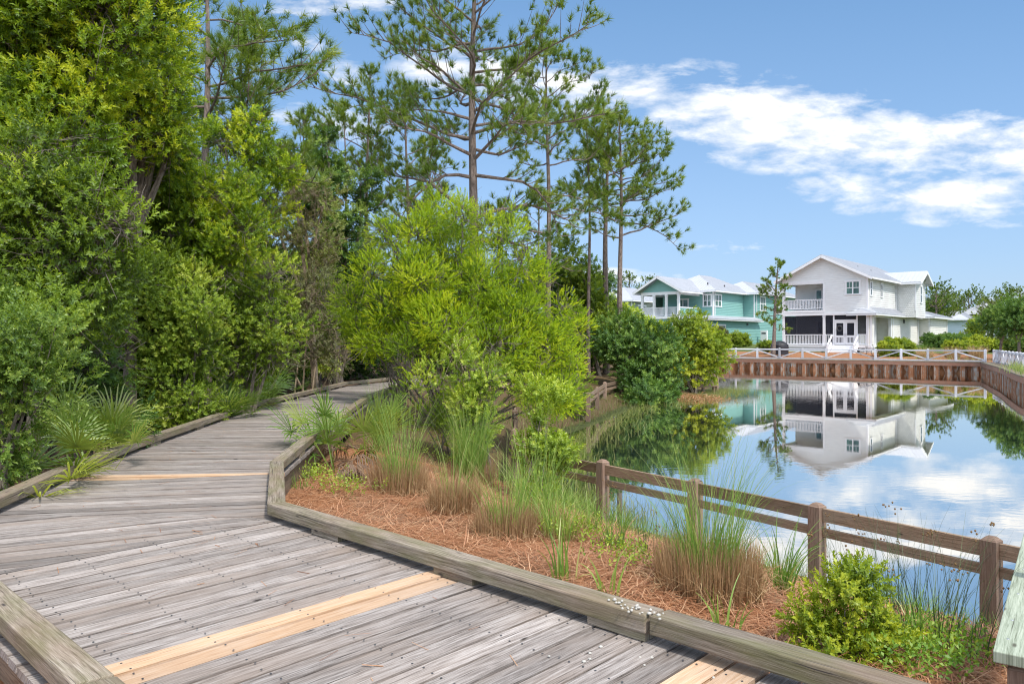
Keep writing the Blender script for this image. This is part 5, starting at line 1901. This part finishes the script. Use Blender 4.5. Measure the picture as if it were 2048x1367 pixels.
def grass_clump(label, base, seed, mound=.42, mh=.36, nb=260, bl=.95, ns=1500, green=.45, group='cut grass clumps on the bank', lean=.35):
    rng = np.random.default_rng(seed)
    t = thing('grass_clump', label, 'grass clump', tuple(base), 0, group)
    V, T, _ = blades(rng, ns, mound, mh, .007, .10, .5, 3, -.05)
    V2, T2, _ = blades(rng, ns // 6, mound * 1.05, mh * 1.1, .007, .75, .62, 4, -.03)
    V3, T3, _ = blades(rng, ns // 9, mound * 1.1, .3, .006, 1.35, .7, 4, .02)
    V, T = np.concatenate([V, V2, V3]), np.concatenate([T, T2, T3])
    array_mesh('cut_stalks', V, 4, T, M['stalk'], t)
    V, T, _ = blades(rng, nb, mound * .6, bl, .0065, lean, green, 6, 0)
    T = T + .42 * (rng.random(len(T) // 24) < .14).repeat(24)
    array_mesh('green_blades', V, 4, T, M['grass'], t)
    return t


grass_clump('wide brown cut grass clump with tall green blades under the middle fence post', ground_px(1415, 1178), 1, .38, .40, 300, 1.1, 2600, .5)
grass_clump('light brown cut clump with a tall green tuft at its back', ground_px(800, 985), 2, .34, .44, 230, 1.15, 1500, .55)
grass_clump('rounded brown cut clump in the middle of the pine straw', ground_px(910, 1018), 3, .28, .36, 50, .9, 1500, .6)
grass_clump('reddish brown cut clump near the pale upright shrub', ground_px(1010, 1070), 4, .30, .32, 140, .9, 1500, .62)
grass_clump('tall green grass clump in front of the small leaved shrub', ground_px(940, 960), 5, .36, .36, 560, 1.2, 900, .52, lean=.28)
grass_clump('tall thin grass clump behind the vivid palmetto', ground_px(765, 900), 6, .28, .3, 300, 1.1, 300, .45, lean=.25)
grass_clump('bending green grass clump beside the fence corner', ground_px(1072, 1045), 7, .35, .25, 170, 1.15, 400, .62, lean=.5)
grass_clump('spreading yellowish grass clump left of the first fence post', ground_px(1120, 1075), 8, .28, .2, 170, .7, 200, .72, lean=.6)

for i, (px, py, n, L, w, lab) in enumerate([(1130, 1160, 14, .42, .022, 'broad bladed light green grass tuft near the curb, left one'), (1215, 1190, 10, .40, .02, 'broad bladed light green grass tuft near the curb, beside the white pebbles'),
                                            (1455, 1268, 14, .34, .02, 'small bright grass tuft in the pine straw below the wide clump'), (1560, 1185, 60, .62, .016, 'dense blue green grass tuft right of the wide brown clump'),
                                            (1830, 1300, 60, .4, .013, 'bright grass tuft at the foot of the last fence post'), (1225, 1100, 60, .55, .008, 'thin pale grass tuft behind the broad bladed tuft'),
                                            (1180, 1060, 70, .5, .007, 'fine grass tuft leaning on the first fence post'), (600, 975, 40, .2, .007, 'tiny green tuft in the corner of the curb')]):
    rng = np.random.default_rng(200 + i)
    V, T, _ = blades(rng, n, .10, L, w, .45, .62 if i not in (3, 5) else .4, 6)
    o = array_mesh('grass_tuft', V, 4, T, M['grass'])
    o.location = ground_px(px, py)
    tag(o, lab, 'grass tuft', 'grass tufts on the bank')

# rushes with seed heads at the water's edge
for i, (px, py, n, lab) in enumerate([(1720, 1215, 70, 'dark rush clump with seed heads between the second and last fence post'), (1830, 1265, 90, 'dark rush clump with seed heads left of the last fence post'),
                                      (1880, 1300, 60, 'low tangled rush clump in front of the last fence post'), (1640, 1180, 40, 'thin rush clump around the second fence post'), (1290, 1120, 50, 'thin rush clump right of the first fence post')]):
    rng = np.random.default_rng(300 + i)
    b = ground_px(px, py)
    t = thing('rush_clump', lab, 'rush', tuple(b), 0, 'rushes at the near water edge')
    V, T, tips = blades(rng, n, .30, .78 if i < 3 else .6, .0055, .38, .4, 6)
    array_mesh('stems', V, 4, T, M['rush'], t)
    m = MB()
    for q in tips[::7]:
        for _ in range(4):
            c = q + rng.normal(0, .016, 3)
            m.lathe([(0, -.009), (.008, 0), (0, .009)], c, 5)
    m.build('seed_heads', M['seed'], t)

# yellow green shrub in the foreground
b = ground_px(1690, 1318)
rng = np.random.default_rng(61)
k = b.y / F
lob = [((b.x + (dx * .76 + 8) * k, b.y + dy, b.z + dz * .92 * k), (r * k * .74, r * k * .62, r * k * .70)) for dx, dz, r, dy in
       [(-30, 60, 62, 0), (45, 70, 60, .05), (-5, 125, 48, .05), (-85, 75, 38, .1), (90, 40, 42, -.05), (30, 150, 30, .1), (-60, 25, 40, -.1)]]
plant('shrub', 'small glossy yellow green shrub in the right foreground', 'shrub', tuple(b), lob, rng, M['hedge'], M['grey_bark'], kind='small', scale=.62, clumps=190, dens=22, sigma=.055,
      stems=6, stem_r=.012, tone0=.6, tone_var=.2, parts=('stem', 'foliage'))


# ------------------------------------------------------------------ loose ground cover (stuff)
def scatter_zone(rng, n, test):
    out = []
    while sum(len(o) for o in out) < n:
        x, y = rng.uniform(-3.6, 6.5, n * 2), rng.uniform(1.5, 14, n * 2)
        ok = test(x, y)
        out.append(np.stack([x[ok], y[ok]], 1))
    return np.concatenate(out)[:n]


def off_deck(x, y):
    """True on the pond side of the right curb."""
    ok = np.ones(x.shape, bool)
    px, py = np.array([p[0] for p in R_OUT]), np.array([p[1] for p in R_OUT])
    s1 = (x - R_OUT[1][0]) * .685 + (y - R_OUT[1][1]) * .728 > .03
    edge = np.interp(y, py[1:6], px[1:6])
    return s1 & ((y < R_OUT[1][1]) | (x > edge + .03))


rng = np.random.default_rng(77)
Z2 = scatter_zone(rng, 52000, lambda x, y: off_deck(x, y) & (pond_distance(x, y)[0] > .5) & (rng.random(len(x)) < np.clip(9 / (y * y) * 3, .08, 1)))
n = len(Z2)
z = terrain(Z2[:, 0], Z2[:, 1]) + rng.uniform(.002, .03, n)
a = rng.uniform(0, 6.28, n)
d = np.stack([np.cos(a), np.sin(a), rng.normal(0, .16, n)], 1)
L = rng.uniform(.12, .30, n)[:, None]
s = np.stack([-np.sin(a), np.cos(a), np.zeros(n)], 1)
p0 = np.stack([Z2[:, 0], Z2[:, 1], z], 1)
bend = s * rng.normal(0, .02, n)[:, None]
p1, p2 = p0 + d * L * .5 + bend + np.array([0, 0, .006]), p0 + d * L
w = s * rng.choice([.0016, .0024, .0034], n)[:, None]
V = np.stack([p0 - w, p0 + w, p1 + w, p1 - w, p1 - w, p1 + w, p2 + w * .5, p2 - w * .5], 1).reshape(-1, 3)
T = np.repeat(np.clip(rng.normal(.5, .22, n), 0, 1), 8)
tag(array_mesh('pine_straw', V, 4, T, M['straw']), kind='stuff')

# bank grass and weeds near the water
Z2 = scatter_zone(rng, 5200, lambda x, y: off_deck(x, y) & (np.abs(pond_distance(x, y)[0] - .45) < .55) & (rng.random(len(x)) < .6))
VV, TT = [], []
n = len(Z2)
z = terrain(Z2[:, 0], Z2[:, 1])
V, T, _ = blades(rng, n, .01, .3, .006, .5, .6, 4)
V = V.reshape(n, -1, 3) + np.stack([Z2[:, 0], Z2[:, 1], z], 1)[:, None, :]
tag(array_mesh('bank_grass', V.reshape(-1, 3), 4, T, M['grass']), kind='stuff')
# low weeds with round leaves by the last post and corner
def carpet(name, spots, n, leaf, mat, spread, tone=.5, zmax=.12):
    VV, TT = [], []
    for c in spots:
        x, y = c[0] + rng.normal(0, spread, n), c[1] + rng.normal(0, spread, n)
        ok = off_deck(x, y)
        x, y = x[ok], y[ok]
        P = np.stack([x, y, np.maximum(0.003, terrain(x, y)) + rng.uniform(.01, zmax, len(x))], 1)
        V, T = leafy(rng, P, rng.normal(0, .5, P.shape) + np.array([0, 0, 1.0]), np.full(len(P), leaf), rng.normal(tone, .18, len(P)), 'small', thin=.35)
        VV.append(V); TT.append(T)
    return tag(array_mesh(name, np.concatenate(VV), 4, np.concatenate(TT), mat), kind='stuff')


carpet('clover_cover', [ground_px(1790, 1318), ground_px(1860, 1322), ground_px(1920, 1310), ground_px(1830, 1350)], 90, .75, M['clover'], .16, .55)
carpet('weeds', [ground_px(575, 965), ground_px(620, 960), ground_px(690, 985), ground_px(1090, 1030), ground_px(1260, 1130), ground_px(900, 930), ground_px(1160, 1080)], 80, .75, M['shrub'], .18, .6)

# reeds and floating weed along the left bank, straw mat on the water
Pp = []
for (x0, y0), (x1, y1), n, wd in (((1.0, 19), (3.2, 25.4), 500, .8), ((3.2, 25.4), (5.4, 31.6), 350, .6), ((5.4, 31.6), (9.9, 38.2), 1600, 1.3), ((9.9, 38.2), (11.4, 41.5), 700, .9), ((.9, 13.5), (1.0, 20.4), 450, .6), ((1.62, 10.95), (.75, 13.2), 500, .4)):
    t = rng.random(n)
    e = np.array([x1 - x0, y1 - y0]); e = e / np.linalg.norm(e)
    q = np.stack([x0 + (x1 - x0) * t, y0 + (y1 - y0) * t], 1) + np.array([e[1], -e[0]]) * np.abs(rng.normal(0, wd, n))[:, None]
    Pp.append(q)
Pp = np.concatenate(Pp)
V, T, _ = blades(rng, len(Pp), .01, .34, .012, .65, .55, 4, -.05)
V = V.reshape(len(Pp), -1, 3) + np.concatenate([Pp, np.zeros((len(Pp), 1))], 1)[:, None, :]
tag(array_mesh('water_reeds', V.reshape(-1, 3), 4, T, M['lily']), kind='stuff')
n = 1500
t = rng.random(n)
q = np.array([[1.0, 20.4]]) + np.array([[4.4, 11.2]]) * t[:, None] + np.array([[-.93, .37]]) * (rng.random(n) ** .8 * 2.2 - .1)[:, None]
V, T, _ = blades(rng, n, .01, .34, .014, .6, .35, 4, -.02)
V = V.reshape(n, -1, 3) + np.column_stack([q, terrain(q[:, 0], q[:, 1])])[:, None, :]
tag(array_mesh('shore_grass', V.reshape(-1, 3), 4, T, M['lily']), kind='stuff')
n = 2600
c = at_z(1372, 796, 0)
a = rng.uniform(0, 6.28, n)
q = np.stack([c.x + rng.normal(0, .75, n), c.y + rng.normal(0, 1.0, n), np.abs(rng.normal(.03, .03, n))], 1)
d = np.stack([np.cos(a), np.sin(a), rng.normal(0, .2, n)], 1) * .28
s = np.stack([-np.sin(a), np.cos(a), np.zeros(n)], 1) * .012
V = np.stack([q - s, q + s, q + d + s, q + d - s], 1).reshape(-1, 3)
V[:, 2] = np.maximum(V[:, 2], .004)
tag(array_mesh('straw_mat', V, 4, np.repeat(rng.normal(.6, .2, n), 4), M['straw']), kind='stuff')
# dry grass along the white fences
VV, TT = [], []
pts = resample([(31.5, 46.9), (27.8, 40.5), (25.7, 36.7), (22, 28)], .12) + resample([(38.6, 61.0), (36.5, 63.0), (33, 66.0)], .2)
n = len(pts) * 6
B0 = np.repeat(np.array([[p.x, p.y] for p in pts]), 6, axis=0) + rng.normal(0, .35, (n, 2))
V, T, _ = blades(rng, n, .02, .6, .02, .4, .85, 4)
V = V.reshape(n, -1, 3) + np.stack([B0[:, 0], B0[:, 1], np.full(n, .93)], 1)[:, None, :]
tag(array_mesh('fence_grass', V.reshape(-1, 3), 4, T, M['grass']), kind='stuff')
for i, (px, py, lab) in enumerate([(1850, 712, 'tan ornamental grass clump behind the fence, nearest the round hedge'), (1905, 716, 'tan ornamental grass clump in the middle of the right fence bays'), (1955, 718, 'tan ornamental grass clump near the fence corner'), (1838, 694, 'fresh green fountain grass before the cream wall')]):
    p = at_y(px, py, 66 if i < 3 else 72)
    rr = np.random.default_rng(400 + i)
    V, T, _ = blades(rr, 500, .6, 1.0, .03, .5, .95 if i < 3 else .4, 5)
    o = array_mesh('ornamental_grass', V, 4, T, M['stalk'] if i < 3 else M['grass'])
    o.location = (p.x, p.y, tz(p.x, p.y))
    tag(o, lab, 'grass', 'ornamental grasses at the white house')

# needles and leaf crumbs fallen on the deck
n = 150
yy_ = rng.uniform(2.6, 12, n)
xx_ = np.interp(yy_, [2.6, 4.5, 6.5, 8, 10, 12], [-.2, -1.8, -3.2, -3.5, -3.8, -4.0]) + rng.normal(0, .75, n)
a = rng.uniform(0, 6.28, n)
L = rng.uniform(.03, .16, n)[:, None]
d = np.stack([np.cos(a), np.sin(a), np.zeros(n)], 1)
s = np.stack([-np.sin(a), np.cos(a), np.zeros(n)], 1) * np.where(rng.random(n) < .2, .004, .0016)[:, None]
p0 = np.stack([xx_, yy_, np.full(n, DZ + .0055)], 1)
keep = (xx_ > np.interp(yy_, [2.6, 4.0, 5.2, 6.5, 7.5, 9.6, 12], [-1.1, -2.6, -3.8, -4.1, -4.3, -4.6, -4.8])) & (xx_ < np.interp(yy_, [2.6, 5.9, 7.96, 10.25, 12], [1.4, -2.1, -2.75, -3.0, -3.1]))
V = np.stack([p0 - s, p0 + s, p0 + d * L + s, p0 + d * L - s], 1)[keep].reshape(-1, 3)
tag(array_mesh('fallen_needles', V, 4, np.repeat(rng.uniform(0, .8, keep.sum()), 4), M['straw']), kind='stuff')

# white pebbles on the curb and deck
m = MB()
e1 = Vector((-.728, .685)); n1 = Vector((.685, .728))
rr = random.Random(3)
spots = []
c = at_z(1262, 1216, CZ1)
for _ in range(30):
    s, t = rr.gauss(0, .075), rr.uniform(-.05, .05)
    q = Vector((c.x, c.y)) + e1 * s + n1 * t
    spots.append((q.x, q.y, CZ1))
for px, py, sd, k in ((1232, 1258, .03, 5), (1208, 1250, .02, 2), (1290, 1310, .12, 5), (1190, 1315, .12, 4)):
    c = at_z(px, py, DZ)
    for _ in range(k):
        spots.append((c.x + rr.gauss(0, sd), c.y + rr.gauss(0, sd), DZ))
for x, y, z in spots:
    r = rr.uniform(.004, .010)
    kk = [rr.uniform(.7, 1.3) for _ in range(6)]
    m.lathe([(0, 0), (r * kk[0], r * .3), (r * kk[1], r * .8), (r * .4, r * 1.25), (0, r * 1.3)], (x, y, z), 6)
tag(m.build('white_gravel', M['pebble']), kind='stuff')

# ------------------------------------------------------------------ sky, sun, camera
SUN_AZ, SUN_EL = math.radians(146.5), math.radians(56)
w = bpy.data.worlds.new('World')
SC.world = w
w.use_nodes = True
nt = w.node_tree
nt.nodes.clear()
out = nt.nodes.new('ShaderNodeOutputWorld')
sky = N(nt, 'ShaderNodeTexSky', sky_type='NISHITA', sun_disc=False, sun_elevation=SUN_EL, sun_rotation=SUN_AZ, altitude=0.0, air_density=1.0, dust_density=1.6, ozone_density=1.0)
gen = N(nt, 'ShaderNodeTexCoord').outputs['Generated']
sp = N(nt, 'ShaderNodeSeparateXYZ', {0: gen})
yy = MA(nt, 'MAXIMUM', sp.outputs[1], .08)
az, el = MA(nt, 'DIVIDE', sp.outputs[0], yy), MA(nt, 'DIVIDE', sp.outputs[2], yy)
flat_ = N(nt, 'ShaderNodeCombineXYZ', {0: MA(nt, 'MULTIPLY', az, .95), 1: MA(nt, 'MULTIPLY', el, 2.6), 2: 0.0}).outputs[0]
n1 = noise(nt, flat_, 4.2, 8, .6, .35)
n2 = noise(nt, flat_, 13.0, 6, .6, .2)
nz = MA(nt, 'ADD', MA(nt, 'MULTIPLY', n1, .52), MA(nt, 'MULTIPLY', n2, .48))


def blob(a0, e0, wa, we, tilt=0.0):
    """Soft elongated mask centred at (a0, e0)."""
    da = MA(nt, 'SUBTRACT', az, a0)
    de = MA(nt, 'SUBTRACT', MA(nt, 'SUBTRACT', el, e0), MA(nt, 'MULTIPLY', da, tilt))
    r = MA(nt, 'ADD', MA(nt, 'POWER', MA(nt, 'ABSOLUTE', MA(nt, 'DIVIDE', da, wa)), 2.0), MA(nt, 'POWER', MA(nt, 'ABSOLUTE', MA(nt, 'DIVIDE', de, we)), 2.0))
    return MA(nt, 'SUBTRACT', 1.0, r, clamp=True)


masks = [blob(.13, .330, .30, .050, -.12), blob(.34, .290, .32, .075, -.18), blob(.66, .262, .46, .072, -.08), blob(.60, .195, .26, .050, -.06),
         blob(-.02, .355, .16, .040, -.05)]
big = masks[0]
for q in masks[1:]:
    big = MA(nt, 'MAXIMUM', big, q)
small = [blob(.235, .120, .06, .018), blob(.31, .125, .05, .020), blob(-.24, .375, .06, .03, -.5), blob(-.24, .29, .1, .03, -.1), blob(.62, .05, .14, .02), blob(-.25, .44, .12, .03), blob(.17, .08, .12, .02)]
sm = small[0]
for q in small[1:]:
    sm = MA(nt, 'MAXIMUM', sm, q)
dens = MA(nt, 'ADD', MA(nt, 'ADD', MA(nt, 'MULTIPLY', big, .33), MA(nt, 'MULTIPLY', sm, .20)), MA(nt, 'MULTIPLY', MA(nt, 'MULTIPLY', MA(nt, 'SUBTRACT', nz, .5), 2.3), MA(nt, 'ADD', MA(nt, 'MULTIPLY', MA(nt, 'MAXIMUM', big, sm), 2.2), .25, clamp=True)))
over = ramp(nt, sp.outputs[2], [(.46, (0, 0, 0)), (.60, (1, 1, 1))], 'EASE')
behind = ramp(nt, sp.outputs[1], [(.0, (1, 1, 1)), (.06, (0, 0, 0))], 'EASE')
hi = MA(nt, 'MULTIPLY', MA(nt, 'MAXIMUM', over, MA(nt, 'MULTIPLY', behind, ramp(nt, sp.outputs[2], [(.05, (0, 0, 0)), (.2, (1, 1, 1))]))), .62)  # unseen cloud cover overhead and behind the camera, added for fill light
n3 = noise(nt, gen, 2.3, 6, .6, .3)
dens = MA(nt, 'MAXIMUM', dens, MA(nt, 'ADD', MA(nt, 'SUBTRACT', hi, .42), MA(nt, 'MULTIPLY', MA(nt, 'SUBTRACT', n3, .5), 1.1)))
cl = ramp(nt, dens, [(.07, (0, 0, 0)), (.20, (.35, .35, .35)), (.44, (1, 1, 1))])
shade = ramp(nt, n2, [(.35, (.74, .79, .87)), (.65, (1, 1, 1))])
SKY_GAIN = 1.0
hazec = ramp(nt, el, [(0.0, (.36, .36, .36)), (.10, (.20, .20, .20)), (.30, (.08, .08, .08)), (.5, (.03, .03, .03))])
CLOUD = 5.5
base = sky.outputs[0]
tint = mixc(nt, 1.0, base, (.74, .82, .95), 'MULTIPLY')
blue = ramp(nt, el, [(0.0, (.24, .385, .57)), (.12, (.17, .325, .53)), (.45, (.095, .235, .425))])
blue = mixc(nt, 1.0, blue, (7.5, 7.5, 7.5), 'MULTIPLY')
tint = mixc(nt, .55, tint, blue)
col = mixc(nt, hazec, tint, (CLOUD * .57, CLOUD * .70, CLOUD * .93))
cgain = MA(nt, 'ADD', CLOUD, MA(nt, 'MULTIPLY', hi, 13.0))  # the added out-of-view cover is made brighter than the visible clouds, as fill
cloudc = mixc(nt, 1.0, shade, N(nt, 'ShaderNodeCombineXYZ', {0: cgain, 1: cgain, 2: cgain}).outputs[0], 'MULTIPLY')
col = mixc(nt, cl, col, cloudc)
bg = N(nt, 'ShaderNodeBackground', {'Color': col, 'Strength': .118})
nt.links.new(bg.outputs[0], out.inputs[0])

sun = bpy.data.lights.new('sun', 'SUN')
sun.energy = 2.3
sun.angle = math.radians(6.0)
sun.color = (1.0, .95, .87)
so = bpy.data.objects.new('sun', sun)
COL.objects.link(so)
sd = Vector((math.sin(SUN_AZ) * math.cos(SUN_EL), math.cos(SUN_AZ) * math.cos(SUN_EL), math.sin(SUN_EL)))
so.rotation_euler = (-sd).to_track_quat('-Z', 'Y').to_euler()

cam = bpy.data.cameras.new('camera')
cam.sensor_width = 36
cam.lens = 36 * F / 2048
cam.shift_y = -(683.5 - HOR) / 2048
cam.clip_end = 3000
co = bpy.data.objects.new('camera', cam)
COL.objects.link(co)
co.location = (0, 0, EYE)
co.rotation_euler = (math.pi / 2, 0, 0)
SC.camera = co

SC.render.engine = 'CYCLES'
SC.cycles.max_bounces = 8
SC.cycles.transparent_max_bounces = 8
SC.cycles.use_denoising = True
SC.cycles.denoising_prefilter = 'ACCURATE'
SC.cycles.filter_width = 1.15
SC.view_settings.view_transform = 'Standard'
SC.view_settings.look = 'None'
SC.view_settings.gamma = 1
SC.view_settings.exposure = .9
